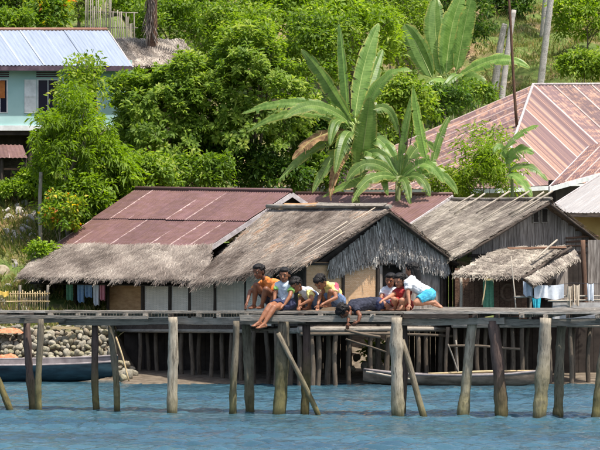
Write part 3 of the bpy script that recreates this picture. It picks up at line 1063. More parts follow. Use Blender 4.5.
for (a, b_) in ((-8, 8), (37, 59), (76, 98)):
    w = pxbox('window', a, 79, b_, 113, bw, .04, M['white_paint'], BH, -.03)
    n = 2 if b_ - a > 14 else 1
    for k in range(2):
        x0 = lerp(a + 1, b_ - 1, k / 2)
        x1 = lerp(a + 1, b_ - 1, (k + 1) / 2)
        pxbox('pane', x0 + .5, 80.3, x1 - .5, 112, bw, .02, M['glass_dark'], w, -.036)
    for k in range(4):
        pxbox('vent_slat', a - .5, 69.6 + k * 2.1, b_ + 1, 70.8 + k * 2.1, bw, .03, M['fascia_dark'], BH, -.03)
for (a, b_) in ((24.5, 36.5), (60, 72)):
    sh = pxbox('shutter', a, 79.5, b_, 113, bw, .03, M['white_paint'], BH, -.045)
    pxbox('batten', a + .8, 95.5, b_ - .8, 97, bw, .012, M['white_paint'], sh, -.055)
M['curtain'] = simple('orange_curtain', srgb(150, 84, 40), srgb(190, 120, 66), 6)
cw_ = pxbox('curtain', -7, 80.5, 5, 98, bw, .01, M['curtain'], BH, -.06)
for x in (-50, -10, 30, 70, 110):
    pz = TZ(XZ(x, bw(x)), bw(x) + .2)
    p1 = P(x, 131, bw(x) + .2)
    pole('post', (p1.x, p1.y, pz - .1), p1, .07, .065, M['wood_dark'], BH, .005)
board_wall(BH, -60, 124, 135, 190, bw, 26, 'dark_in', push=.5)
# lean-to under it
LT = thing('lean_to_shed', (XZ(0, 67.5), 67.5, TZ(XZ(0, 67.5), 67.5)), 'dark wooden lean-to with a reddish tin roof below the pale teal house', 'shed')
lt = lambda x: 67.2
tin_roof(LT, [P(-60, 144, 69.0), P(22, 145, 69.0), P(27, 158, 67.2), P(-60, 158, 67.2)], 5, 'tin_red')
board_wall(LT, -60, 24, 157.5, 188, lambda x: 67.7, 13, 'wood_dark')
for x in (-20, 2, 25):
    p1 = P(x, 157.5, 67.35)
    pole('post', (p1.x, p1.y, TZ(p1.x, p1.y) - .1), p1, .05, .045, M['wood_dark'], LT, .01)
pxbox('rail', -60, 168, 25, 170, lambda x: 67.35, .05, M['wood_brown'], LT)
# thatched shed behind, right of the blue house
TS = thing('thatched_shed', (XZ(150, 76), 76, TZ(XZ(150, 76), 76)), 'small shed with faded pinkish thatch between the pale roof and the broadleaf trees', 'shed')
thatch(TS, [P(108, 38, 77), P(182, 40, 77), P(198, 66, 75), P(118, 66, 75)], 12, 300, 'thatch_grey', .4, .02, .2, .012)
board_wall(TS, 122, 192, 66, 110, lambda x: 75.5, 12, 'wood_dark')
for (x, Y) in ((121, 75.3), (194, 75.3)):
    p1 = P(x, 66, Y)
    pole('post', (p1.x, p1.y, TZ(p1.x, p1.y) - .1), p1, .05, .045, M['wood_brown'], TS)

# bamboo fence at the top left
BF = thing('bamboo_fence', (XZ(112, 80), 80, TZ(XZ(112, 80), 80)), 'tall pale bamboo fence above the right end of the pale metal roof', 'fence')
for i in range(24):
    x = 86 + i * 2.1
    p1 = P(x + random.uniform(-.4, .4), random.uniform(-8, 10) if x < 112 else random.uniform(8, 24), 80)
    pole('bamboo', (p1.x, 80 + random.uniform(-.02, .02), TZ(p1.x, 80) - .1), p1, .022, .018, M['wood'], BF, .01, 6, 4)
for y in (12, 27):
    pole('rail', P(84, y, 80.05), P(138, y + 1, 80.05), .02, .018, M['wood'], BF, .01, 6, 4)

# ------------------------------------------------------------------ rusty hip-roofed house, right
hA = P(533, 85, 81)
hR = P(700, 84, 86)
hB = P(292, 190, 79)
hC = P(497, 188, 73.5)
hD = P(720, 176, 82)
HH = thing('house', (XZ(560, 78), 78, TZ(XZ(560, 78), 78)), 'house with a big rusty corrugated hip roof on the right below the slope', 'house')
tin_roof(HH, [hA, hC, hC, hB], 13, 'tin_rusty', 1, .16, .015)
hE = P(636, 180, 77.5)
tin_roof(HH, [hC, hA, hE, hC], 8, 'tin_rusty', 1, .14, .015)
tin_roof(HH, [hA, hR, hE + (hR - hA), hE], 9, 'tin_rusty', 1, .14, .015)
back = hA + Vector((-2.5, 5, -2.9))
slab('back_roof', [hA, hR, hR + Vector((0, 5, -2.9)), hB + Vector((2, 4, 0))], .03, 'tin_grey', HH)
for (a, b_) in ((hA, hR), (hA, hC)):
    V, Fc = tube_np([a + Vector((0, 0, .02)), b_ + Vector((0, 0, .02))], [.045, .045], 6)
    geo('ridge_cap', V, Fc, M['pale_rake'], HH, smooth=True)
for (a, b_) in ((hB, hC), (hC, hE)):
    plank('fascia', a + Vector((0, 0, -.08)), b_ + Vector((0, 0, -.08)), .03, .12, M['white_paint'], HH, .002)
hw = lin(300, 79.3, 500, 74.6)
pxbox('wall', 300, 190, 500, 222, hw, .1, M['plaster'], HH)
pxbox('side_wall', 500, 190, 700, 222, lin(500, 74.6, 700, 82.5), .1, M['plaster'], HH)
# low lean-to eave with pale green gutter
GE = [P(232, 187, 72), P(345, 186, 72), P(345, 189.5, 70.2), P(232, 190, 70.2)]
SH = thing('lean_to_shed', (XZ(290, 71), 71, TZ(XZ(290, 71), 71)), 'low flat shed edged in pale green behind the red roof ridge', 'shed')
tin_roof(SH, GE, 6, 'tin_grey')
M['pale_green'] = simple('pale_green_paint', srgb(170, 186, 174), srgb(196, 208, 196), 4, .6, .1)
plank('fascia', GE[3] + Vector((0, -.02, -.05)), GE[2] + Vector((0, -.02, -.05)), .03, .09, M['pale_green'], SH, .002)
board_wall(SH, 236, 340, 190, 224, lambda x: 70.6, 16, 'wood_dark')

# second rusty roof and the grey roof at the right edge
R2 = thing('house', (XZ(600, 68), 68, TZ(XZ(600, 68), 68)), 'rusty gable roofed house at the right edge below the hip roof', 'house')
tin_roof(R2, [P(588, 146, 71.5), P(690, 120, 76), P(650, 158, 71), P(549, 186, 66.8)], 7, 'tin_rusty', 1, .1, .014)
plank('rake_board', P(588, 148, 71.4), P(549, 188, 66.7), .03, .08, M['pale_rake'], R2, .002)
plank('fascia', P(549, 189.5, 66.75), P(650, 161.5, 70.95), .03, .12, M['white_paint'], R2, .002)
pxbox('wall', 556, 186, 650, 225, lin(556, 67.4, 650, 71.6), .1, M['dark_in'], R2)
pxbox('side_wall', 552, 180, 560, 225, lin(552, 67.4, 590, 70), .1, M['dark_in'], R2)
R3 = thing('house', (XZ(600, 62), 62, TZ(XZ(600, 62), 62)), 'house with a grey metal roof and ochre wall at the right edge', 'house')
tin_roof(R3, [P(600, 176, 65), P(700, 168, 67), P(650, 214, 61.6), P(543, 212, 60.6)], 7, 'tin_grey', 1, .1, .012)
plank('rake_board', P(599, 176, 65), P(542, 213, 60.6), .03, .07, M['pale_rake'], R3, .002)
plank('fascia', P(543, 214.5, 60.6), P(650, 216, 61.6), .03, .09, M['wood_dark'], R3, .002)
pxbox('wall', 556, 214, 660, 262, lin(556, 61.4, 660, 62.2), .1, M['ochre'], R3)
pxbox('side_wall', 548, 208, 556, 262, lin(548, 64.0, 556, 61.4), .1, M['ochre'], R3)

# ------------------------------------------------------------------ red tin roof house, left
b32 = math.radians(32)
E = P(206, 248, 58)
R_ = P(291, 191.5, 59.3)
EL_ = P(52, 246, 63.4)
RL_ = P(136, 189, 64.7)
RH = thing('house', (XZ(150, 60), 60, TZ(XZ(150, 60), 60)), 'red tin roofed house with a thatched skirt roof, left of the thatched hut', 'house')
tin_roof(RH, [RL_, R_, E, EL_], 8, 'tin_red', 2, .09, .011)
far_e = R_ + Vector((1.9, 1.2, -1.25))
far_l = RL_ + Vector((1.9, 1.2, -1.25))
tin_roof(RH, [RL_, R_, far_e, far_l], 7, 'tin_red', 1, .12, .011)
V, Fc = tube_np([RL_ + Vector((0, 0, .02)), R_ + Vector((0, 0, .02))], [.05, .05], 6)
geo('ridge_cap', V, Fc, M['tin_red'], RH, smooth=True, attrs={'su': [.5] * len(V), 'sv': [0] * len(V)})
plank('rake_board', R_ + Vector((.02, -.02, -.07)), E + Vector((.02, -.02, -.07)), .03, .1, M['pale_rake'], RH, .002)
plank('rake_board', R_ + Vector((.02, -.02, -.07)), far_e + Vector((.02, -.02, -.07)), .03, .1, M['pale_rake'], RH, .002)
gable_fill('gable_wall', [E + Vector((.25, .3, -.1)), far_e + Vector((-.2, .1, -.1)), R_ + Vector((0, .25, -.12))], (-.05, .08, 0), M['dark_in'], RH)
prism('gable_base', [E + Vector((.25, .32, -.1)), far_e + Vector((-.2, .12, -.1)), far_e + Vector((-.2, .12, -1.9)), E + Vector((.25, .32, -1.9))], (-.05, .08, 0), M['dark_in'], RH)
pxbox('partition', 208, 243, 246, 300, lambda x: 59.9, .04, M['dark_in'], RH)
# thatch skirt
sk = [P(50, 244.5, 63.5), P(210, 246.5, 57.9), P(206, 281, 56.3), P(18, 277, 61.8)]
thatch(RH, sk, 12, 2900, 'thatch_grey', .36, .011, .28, .006, .09)
# front wall of the red house
ww = lin(45, 62.4, 240, 55.9)
FLOOR_Y = lambda x: 326
for (a, b_, mt) in ((109, 142, 'plywood'), (144.5, 168, 'mat_white'), (171.5, 188.5, 'mat_white'), (190.5, 214, 'mat_grey'), (215.5, 246, 'mat_grey')):
    pxbox('wall_panel', a, 266 if a < 185 else 281, b_, 324, ww, .04, M[mt], RH)
for x in (53, 76, 108, 143.3, 170, 189.5, 214.8, 247):
    p0, p1 = P(x, 326, ww(x) - .03), P(x + random.uniform(-1, 1), 268, ww(x) - .03)
    pole('post', p0, p1, .045, .04, M['wood_dark'], RH, .01, 7, 5)
pole('eave_beam', P(30, 277, ww(30) - .08), P(246, 279, ww(246) - .08), .035, .03, M['wood_dark'], RH, .01)
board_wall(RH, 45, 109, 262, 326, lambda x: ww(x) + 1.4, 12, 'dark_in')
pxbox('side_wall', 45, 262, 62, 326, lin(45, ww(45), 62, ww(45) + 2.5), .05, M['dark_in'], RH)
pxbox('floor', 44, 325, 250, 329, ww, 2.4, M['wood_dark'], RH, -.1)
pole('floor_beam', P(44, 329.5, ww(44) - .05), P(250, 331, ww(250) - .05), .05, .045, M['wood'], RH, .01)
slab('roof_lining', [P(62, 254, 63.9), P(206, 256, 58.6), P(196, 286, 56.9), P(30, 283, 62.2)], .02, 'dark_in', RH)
for x in (118, 129, 140, 147, 156, 182, 191, 200, 212, 222, 232, 242):
    Yx = ww(x) - .05 + random.uniform(-.1, .5)
    p1 = P(x, 330, Yx)
    pole('stilt', (p1.x + random.uniform(-.04, .04), Yx, TZ(p1.x, Yx) - .25), p1, .05, .045, M['stilt'], RH, .025, 8, 6)

# ------------------------------------------------------------------ middle red roof
MR = thing('house', (XZ(380, 63.5), 63.5, TZ(XZ(380, 63.5), 63.5)), 'low house with a red tin roof showing between the two thatched huts', 'house')
mq = [P(296, 194, 65.6), P(452, 195, 62.2), P(402, 228, 60.4), P(246, 228, 63.8)]
tin_roof(MR, mq, 8, 'tin_red', 1, .09, .011)
plank('rake_board', mq[1] + Vector((.02, -.02, -.04)), mq[2] + Vector((.02, -.02, -.04)), .03, .08, M['pale_rake'], MR, .002)
V, Fc = tube_np([mq[0] + Vector((0, 0, .02)), mq[1] + Vector((0, 0, .02))], [.045, .045], 6)
geo('ridge_cap', V, Fc, M['tin_red'], MR, smooth=True, attrs={'su': [.5] * len(V), 'sv': [0] * len(V)})
mb = [mq[0], mq[1], mq[1] + Vector((1.2, 1.8, -.9)), mq[0] + Vector((1.2, 1.8, -.9))]
tin_roof(MR, mb, 6, 'tin_red', 1, .12, .011)
prism('wall', [mq[3] + Vector((.3, .2, -.03)), mq[2] + Vector((-.1, .2, -.03)), mq[2] + Vector((-.1, .2, -1.6)), mq[3] + Vector((.3, .2, -1.6))], (.05, .08, 0), M['dark_in'], MR)

# ------------------------------------------------------------------ thatched hut A (centre)
HA = thing('thatched_hut', (XZ(340, 55.5), 55.5, TZ(XZ(340, 55.5), 55.5)), 'grey thatched hut with tan bamboo mat walls behind the children', 'hut')
R0 = P(388, 209, 54.5)
R1 = P(272, 208.5, 58.0)
E0 = P(308, 263, 53.2)
E1 = P(192, 284, 56.5)
thatch(HA, [R1, R0, E0, E1], 15, 2600, 'thatch_brown', .38, .011, .4, .008, .1)
EF = P(458, 263, 55.6)
EFb = EF + (R1 - R0) * .98
thatch(HA, [R0, R1, EFb, EF], 14, 260, 'thatch_brown', .42, .02, .35, .012, .12)
pole('ridge_pole', R1 + Vector((-.1, 0, .05)), R0 + Vector((.05, -.1, .05)), .05, .045, M['wood'], HA, .02)
# loose bark ridge strips
plank('ridge_strip', lerp(R1, R0, .1) + Vector((0, -.1, .07)), lerp(R1, R0, .42) + Vector((0, -.1, .08)), .16, .015, M['plywood'], HA, .01, .5)
plank('ridge_strip', lerp(R1, R0, .4) + Vector((0, -.1, .09)), lerp(R1, R0, .98) + Vector((0, -.1, .08)), .14, .015, M['wood'], HA, .01, .5)
for k, (s, v0, v1) in enumerate(((.93, .05, .9), (.86, .3, .95), (.97, .5, 1.05))):
    q = [R1, R0, E0, E1]
    pole('weight_stick', bil(q, s, v0) + Vector((0, -.02, .09)), bil(q, s - .06, v1) + Vector((0, -.04, .08)), .014, .01, M['stick'], HA, .01, 6, 4)
# gable
GW = lin(305, 53.95, 442, 55.55)
ga, gb = P(318, 262, GW(318)), P(446, 262, GW(446))
gt = P(387, 213, GW(387))
gable_fill('gable_wall', [ga, gb, gt], (-.04, .06, 0), M['dark_in'], HA)
# hanging gable thatch in layers


def hanging(parent, pts_top, yb, mat, n, Lr, W=.035, name='gable_thatch', Yf=None, push=-.05):
    """blades hanging down in an upright plane: pts_top(s) gives the picture point of the upper edge"""
    Vs, Ts = [], []
    for i in range(n):
        s = random.random()
        x, ytop = pts_top(s)
        r = random.random()
        y = lerp(ytop, yb, r * .72)
        c = P(x, y, Yf(x) + push - random.uniform(0, .05))
        L = random.uniform(*Lr)
        dx = random.gauss(0, .12)
        e = c + Vector((dx * L, -.03 - .04 * random.random(), -L))
        w = W * random.uniform(.5, 1.3)
        Vs += [c + Vector((-w / 2, 0, 0)), c + Vector((w / 2, 0, 0)), e + Vector((w / 5, 0, 0)), e + Vector((-w / 5, 0, 0))]
        tt = min(1, max(0, random.gauss(.5, .22)))
        Ts += [tt] * 4
    i = np.arange(n) * 4
    geo(name, [list(v) for v in Vs], np.stack([i, i + 1, i + 2, i + 3], 1), M[mat], parent, attrs={'tint': Ts}, kind='stuff')


hanging(HA, lambda s: (lerp(330, 447, s), 214 + (abs(lerp(330, 447, s) - 387) * (.82 if s < .49 else .74))), 262, 'thatch_gable', 4200, (.14, .4), .026, Yf=GW)
for (a, b_) in ((R0, E0), (R0, EF)):
    pole('rake_pole', a + Vector((0, -.08, -.06)), b_ + Vector((0, -.06, -.04)), .03, .026, M['wood_dark'], HA, .01)
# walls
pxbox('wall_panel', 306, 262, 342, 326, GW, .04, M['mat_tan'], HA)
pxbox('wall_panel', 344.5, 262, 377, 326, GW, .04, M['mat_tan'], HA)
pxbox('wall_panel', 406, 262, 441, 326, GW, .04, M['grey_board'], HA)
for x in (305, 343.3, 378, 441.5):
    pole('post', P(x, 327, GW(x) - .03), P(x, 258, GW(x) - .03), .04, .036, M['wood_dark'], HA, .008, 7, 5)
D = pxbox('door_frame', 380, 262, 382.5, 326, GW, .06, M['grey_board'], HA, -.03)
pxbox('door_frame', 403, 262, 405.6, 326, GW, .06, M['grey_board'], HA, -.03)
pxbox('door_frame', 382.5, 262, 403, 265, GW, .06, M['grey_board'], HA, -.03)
pxbox('doorway_shade', 383, 265.5, 402.5, 326, GW, .03, M['dark_in'], HA, .25)  # dark panel set back in the frame, stands in for interior shade
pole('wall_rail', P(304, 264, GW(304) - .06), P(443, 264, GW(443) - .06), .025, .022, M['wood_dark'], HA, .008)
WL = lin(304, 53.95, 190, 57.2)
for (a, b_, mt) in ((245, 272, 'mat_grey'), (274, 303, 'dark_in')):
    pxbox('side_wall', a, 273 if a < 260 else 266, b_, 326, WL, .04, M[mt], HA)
pole('post', P(273, 327, WL(273) - .04), P(273, 262, WL(273) - .04), .04, .036, M['wood_dark'], HA, .01, 7, 5)
cA, cB, cC = P(303, 327, 53.85), P(444, 327, 55.6), P(244, 327, 57.5)
prism('floor', [cA, cB, cB + (cC - cA), cC], (0, 0, .06), M['wood_dark'], HA)
pole('floor_beam', cA + Vector((-.1, -.08, -.05)), cB + Vector((.1, -.08, -.05)), .06, .05, M['wood'], HA, .01)
pole('floor_beam', cA + Vector((0, -.06, -.07)), cC + Vector((0, -.06, -.07)), .06, .05, M['wood'], HA, .01)
prism('back_wall', [cC + Vector((0, 0, .06)), cC + (cB - cA) + Vector((0, 0, .06)), cC + (cB - cA) + Vector((0, 0, 1.2)), cC + Vector((0, 0, 1.2))], (.03, .05, 0), M['dark_in'], HA)
prism('side_wall', [cB + Vector((0, 0, .06)), cC + (cB - cA) + Vector((0, 0, .06)), cC + (cB - cA) + Vector((0, 0, 1.2)), cB + Vector((0, 0, 1.2))], (.05, 0.02, 0), M['dark_in'], HA)
for x, dy in ((254, 0), (266, .3), (276, 0), (290, .4), (299, 0), (311, 0), (318, .1), (328, .6), (336, 0), (350, .2), (371, 0), (378, .5), (388, .1), (404, .8), (418, 0), (426, 0), (441, 0)):
    Yx = (WL(x) if x < 304 else GW(x)) + dy - .05
    p1 = P(x, 331, Yx)
    pole('stilt', (p1.x + random.uniform(-.04, .04), Yx, TZ(p1.x, Yx) - .25), p1, random.uniform(.045, .075), .05, M['stilt'], HA, .03, 8, 6)
board_wall(HA, 300, 352, 326, 378, lambda x: 58.0, 9, 'dark_in', name='shade_board')  # dark boards added behind the stilts to stand in for under-hut shade
board_wall(HA, 404, 446, 326, 378, lambda x: 57.9, 8, 'dark_in', name='shade_board')  # same added dark backing for the shade, right part
board_wall(RH, 124, 300, 326, 376, lambda x: 59.6 - (x - 124) * .008, 26, 'dark_in', name='shade_board')  # added dark backing carries the under-floor shade on to the left
# low service platform poles under the hut front
pole('cross_pole', P(300, 334, 53.7), P(452, 336, 55.2), .035, .03, M['stilt'], HA, .03)
pole('cross_pole', P(346, 339, 53.8), P(386, 352, 54.2), .02, .02, M['stilt'], HA, .01)
pole('cross_pole', P(345, 330, 53.6), P(380, 337, 53.9), .03, .03, M['stilt'], HA, .01)

# ------------------------------------------------------------------ thatched hut D (right)
HD = thing('thatched_hut', (XZ(530, 56.5), 56.5, TZ(XZ(530, 56.5), 56.5)), 'thatched hut with grey board gable and drying clothes at the right', 'hut')
D0 = P(549, 201, 56.4)
D1 = P(452, 201, 59.6)
DE0 = P(458, 256, 55.2)
DE1 = P(374, 250, 58.4)
thatch(HD, [D1, D0, DE0, DE1], 13, 2100, 'thatch_tan', .38, .011, .3, .008, .1)
DF = P(612, 250, 57.6)
thatch(HD, [D0, D1, DF + (D1 - D0), DF], 12, 240, 'thatch_grey', .42, .02, .3, .012, .12)
pole('ridge_pole', D1 + Vector((0, 0, .05)), D0 + Vector((.05, -.08, .05)), .04, .036, M['wood'], HD, .02)
for (s, v0, v1) in ((.95, -.1, .35), (.88, -.08, .3), (.72, -.1, .42), (.52, -.1, .28), (.3, -.06, .3), (.2, -.04, .25)):
    q = [D1, D0, DE0, DE1]
    pole('weight_stick', bil(q, s, v0) + Vector((0, -.02, .1)), bil(q, s - .02, v1) + Vector((0, -.06, .06)), .022, .018, M['stick'], HD, .01, 6, 4)
GD = lin(470, 55.75, 600, 57.5)
gy = lambda x: 205 + (abs(x - 547) * (.60 if x < 547 else .82))
board_wall(HD, 472, 596, gy, 262, GD, 18, 'grey_board', push=.02)
for (x, w_) in ((536, 4.5), (545, 5)):
    wv = pxbox('window', x - w_ / 2 - 1, 208, x + w_ / 2 + 1, 223, GD, .03, M['wood'], HD, -.02)
    pxbox('opening', x - w_ / 2, 209.2, x + w_ / 2, 222, GD, .03, M['dark_in'], wv, -.026)
for (a, b_) in ((D0, DE0), (D0, DF)):
    pole('rake_pole', a + Vector((0, -.06, -.05)), b_ + Vector((0, -.06, -.05)), .03, .026, M['wood_dark'], HD, .01)
for k in range(3):
    pole('wall_rail', P(566, 238 + k * 4, GD(566) - .06), P(598, 236 + k * 5, GD(598) - .06), .02, .02, M['wood_brown'], HD, .01)
pole('wall_rail', P(468, 256, GD(468) - .06), P(590, 252, GD(590) - .06), .03, .026, M['wood_dark'], HD, .01)
# porch roof
pq = [P(503, 248, 56.0), P(564, 247, 56.6), P(519, 277, 54.6), P(454, 275, 54.2)]
thatch(HD, pq, 10, 1400, 'thatch_tan', .32, .011, .28, .008, .08)
aq = [P(526, 280, 54.3), P(575, 252, 56.2), P(579, 259, 55.9), P(533, 286, 54.0)]
thatch(HD, aq, 6, 420, 'thatch_tan', .2, .014, .08, .008, .06)
pole('awning_pole', P(522, 279, 54.45), P(571, 247.5, 56.5), .035, .03, M['wood_dark'], HD, .01)
pole('weight_stick', P(532, 262, 55.2), P(557, 240, 56.2), .022, .02, M['stick'], HD, .005)
pole('weight_stick', P(546, 262, 55.3), P(560, 252, 56.0), .014, .012, M['wood_dark'], HD, .005)
plank('ridge_strip', P(508, 248.5, 55.9), P(566, 247.5, 56.4), .07, .02, M['tin_red'] if False else M['wood_brown'], HD, .006, .6)
PW = lin(455, 55.0, 600, 56.2)
board_wall(HD, 436, 457, 250, 322, lambda x: 57.6, 5, 'dark_in')  # dark boards added to stand in for the shadowed gap between huts
board_wall(HD, 440, 640, 324, 380, lambda x: 57.7 + (x - 440) * .004, 26, 'dark_in', name='shade_board')  # added dark boards in place of the shade beneath this hut
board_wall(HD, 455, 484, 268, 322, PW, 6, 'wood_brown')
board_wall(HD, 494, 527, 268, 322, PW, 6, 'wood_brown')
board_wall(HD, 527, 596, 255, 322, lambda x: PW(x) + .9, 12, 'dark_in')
pxbox('wall_panel', 545, 258, 568, 300, lambda x: PW(x) + .7, .03, M['grey_board'], HD)
pxbox('window', 543, 279, 556, 295, lambda x: PW(x) + .55, .03, M['dark_in'], HD)
board_wall(HD, 588, 602, 240, 322, PW, 5, 'grey_board', push=-.05)
pole('post', P(585, 323, PW(585) - .15), P(583, 240, PW(583) - .15), .055, .05, M['wood_brown'], HD, .02)
for x in (461, 530):
    pole('post', P(x, 323, PW(x) - .2), P(x, 276, PW(x) - .2), .03, .028, M['stick'], HD, .01, 7, 5)
pole('prop_stick', P(516, 312, 54.3), P(511, 256, 54.6), .014, .012, M['stick'], HD, .01, 6, 5)
pole('prop_stick', P(482, 305, 54.3), P(486, 276, 54.4), .016, .014, M['bamboo'], HD, .01, 6, 5)
pole('veranda_rail', P(514, 297, 54.3), P(604, 296, 55.0), .022, .02, M['wood'], HD, .015)
pole('veranda_rail', P(548, 301, 54.4), P(604, 300, 55.0), .016, .016, M['stick'], HD, .015)
pxbox('veranda_skirt', 553, 302.5, 606, 322, lin(553, 54.7, 606, 55.2), .04, M['plaster'], HD)
fa, fb = P(452, 323, 54.6), P(608, 323, 55.6)
prism('floor', [fa, fb, fb + Vector((-1.4, 3.2, 0)), fa + Vector((-1.4, 3.2, 0))], (0, 0, .06), M['wood_dark'], HD)
pole('floor_beam', fa + Vector((0, -.06, -.05)), fb + Vector((0, -.06, -.05)), .055, .05, M['wood'], HD, .015)
pole('cross_pole', P(448, 346, 54.4), P(520, 349, 54.8), .028, .026, M['stilt'], HD, .03)
for x, dy in ((448, .1), (455, 0), (466, .5), (478, 0), (486, .4), (505, .2), (512, .1), (522, 0), (528, .6), (548, .1), (570, 0), (574, .5), (590, .1), (604, 0)):
    Yx = lin(452, 54.6, 608, 55.6)(x) + dy
    p1 = P(x, 327, Yx)
    pole('stilt', (p1.x + random.uniform(-.04, .04), Yx, TZ(p1.x, Yx) - .25), p1, random.uniform(.04, .065), .045, M['stilt'], HD, .03, 8, 6)
pole('brace', P(448, 344, 54.3), P(458, 372, 54.3), .016, .016, M['wood'], HD, .005)
pole('brace', P(456, 340, 54.5), P(459, 384, 54.5), .016, .016, M['wood'], HD, .005)

# ------------------------------------------------------------------ things on the shore
# stones: five shapes shared by all
def stone_mesh(name, seed):
    r = np.random.default_rng(seed)
    import bmesh
    bm = bmesh.new()
    bmesh.ops.create_icosphere(bm, subdivisions=2, radius=1.0)
    ph = r.uniform(0, 6, 6)
    cut = r.normal(size=(5, 3))
    cut /= np.linalg.norm(cut, axis=1, keepdims=True)
    for v_ in bm.verts:
        c_ = np.array(v_.co)
        for k in cut:
            d_ = c_ @ k
            if d_ > .68:
                c_ = c_ - k * (d_ - .68) * .85
        c_ = c_ * (1 + .07 * math.sin(3 * c_[0] + ph[0]) + .06 * math.sin(4 * c_[1] + ph[1]))
        v_.co = c_
    for f_ in bm.faces:
        f_.smooth = True
    m = bpy.data.meshes.new(name)
    bm.to_mesh(m)
    bm.free()
    return m


t = NT('stone')
oi = t.n('ShaderNodeObjectInfo')
base = t.ramp(oi.outputs['Random'], [(0, srgb(84, 80, 70)), (.3, srgb(146, 138, 118)), (.6, srgb(176, 166, 146)), (.8, srgb(140, 134, 92)), (1, srgb(150, 126, 102))])
n = t.noise(t.coords('object'), 2.2, 6)
c = t.mix(.55, base, t.ramp(n, [(.3, srgb(70, 66, 54)), (.7, srgb(180, 174, 158))]))
M['stone'] = t.done(t.bsdf(c, .85, .2, n, .5, .05))
t = NT('white_stone')
n = t.noise(t.coords('object'), 2.2, 6)
M['stone_white'] = t.done(t.bsdf(t.value(t.ramp(n, [(.3, srgb(112, 106, 98)), (.65, srgb(192, 186, 176))]), .4), .85, .2, n, .5, .05))
STM = [stone_mesh('stone', 20 + i) for i in range(6)]
for m in STM:
    m.materials.append(M['stone'])
STW = [stone_mesh('white_stone', 40 + i) for i in range(4)]
for m in STW:
    m.materials.append(M['stone_white'])


def stone(name, p, r, parent=None, pool=None, squash=.7, **kw):
    W = Matrix.Translation(Vector(p)) @ Quaternion(rand_dir(1)[0], random.uniform(0, 6)).to_matrix().to_4x4() @ Matrix.Diagonal((r, r * random.uniform(.7, 1), r * squash, 1))
    return link(name, random.choice(pool or STM), W, parent, **kw)


SW = thing('stone_seawall', (XZ(55, 58.2), 58.2, 0), 'sloping seawall of loose stones behind the blue canoe', 'seawall')
cols, rws = 27, 11
for j in range(rws):
    for i in range(cols):
        x = lerp(-6, 124, (i + .5 * (j % 2)) / (cols - 1)) + random.uniform(-1.2, 1.2)
        f_ = j / (rws - 1)
        Y = lerp(57.75, 58.95, f_) + random.uniform(-.06, .06)
        z = lerp(.02, 1.12, f_) + random.uniform(-.04, .04)
        if x > 112 and j > 3:
            continue
        stone('stone', (XZ(x, Y), Y, z), random.uniform(.06, .125), SW, None, random.uniform(.45, .7))
GRP = 'rubble stones lying on the grassy bank'
for i in range(64):
    if i < 42:
        x, Y = random.uniform(0, 44), random.uniform(65.0, 67.2)
        r = random.uniform(.07, .17)
    else:
        x, Y = random.uniform(-6, 44), random.uniform(60.4, 64.5)
        r = random.uniform(.08, .24)
    X = XZ(x, Y)
    stone('rubble_stone', (X, Y, TZ(X, Y) + r * .1), r, None, STW if i < 46 else STM, .45, label='pale rubble stone lying on the grassy bank at the left', cat='stone', group=GRP)
for i in range(26):
    x = random.choice([random.uniform(352, 402), random.uniform(120, 135), random.uniform(360, 396)])
    Y = random.uniform(56.4, 58.4)
    X = XZ(x, Y)
    r = random.uniform(.09, .2)
    stone('shore_stone', (X, Y, TZ(X, Y) + r * .4 + (random.uniform(0, .45) if x > 200 else 0)), r, None, STM, .75, label='stone on the shore in the shade under the huts', cat='stone', group='stones under the huts')
tree('leafy_bush', 'small sunlit bush seen between the stilts under the middle hut', 'bush', 383, 356, 58.6, 19, 17, 'yellow', 50, 26, .11, .05, .15, trunk_r=.015, tintm=.5)
# plank walk and debris on top of the seawall
plank('log', P(52, 327.5, 58.5), P(80, 328.5, 58.6), .1, .06, M['bamboo'], label='pale plank lying on top of the stone seawall', cat='plank')
M['orange_cloth'] = simple('orange_tarp', srgb(166, 92, 62), srgb(206, 140, 104), 12, .8)
M['pink_cloth'] = simple('pink_cloth', srgb(206, 100, 110), srgb(226, 140, 140), 12, .7)


def heap(name, px, py, Y, wx, wz, mat, label, cat):
    """crumpled cloth heap"""
    n = 14
    V = []
    c0 = P(px, py, Y)
    for a in range(n + 1):
        for b_ in range(n + 1):
            u_, v_ = a / n * 2 - 1, b_ / n * 2 - 1
            e = max(0, 1 - u_ * u_) * max(0, 1 - v_ * v_)
            z = wz * (e ** .4) * (.7 + .3 * math.sin(u_ * 5 + v_ * 4) * math.cos(v_ * 6)) + random.uniform(-.012, .012)
            V.append(c0 + Vector((u_ * wx, v_ * wx * .5 + .25 * z, z)))
    Fc = [(a * (n + 1) + b_, (a + 1) * (n + 1) + b_, (a + 1) * (n + 1) + b_ + 1, a * (n + 1) + b_ + 1) for a in range(n) for b_ in range(n)]
    return geo(name, V, Fc, mat, smooth=True, label=label, cat=cat)


heap('tarpaulin', 7, 333, 58.55, .36, .13, M['orange_cloth'], 'crumpled orange tarpaulin on top of the stone seawall', 'tarpaulin')
heap('cloth', 8, 358, 57.75, .22, .1, M['orange_cloth'], 'small orange cloth on the stones beside the blue canoe', 'cloth')
heap('cloth', 3, 361, 57.55, .14, .07, M['pink_cloth'], 'small pink cloth on the stones beside the blue canoe', 'cloth')


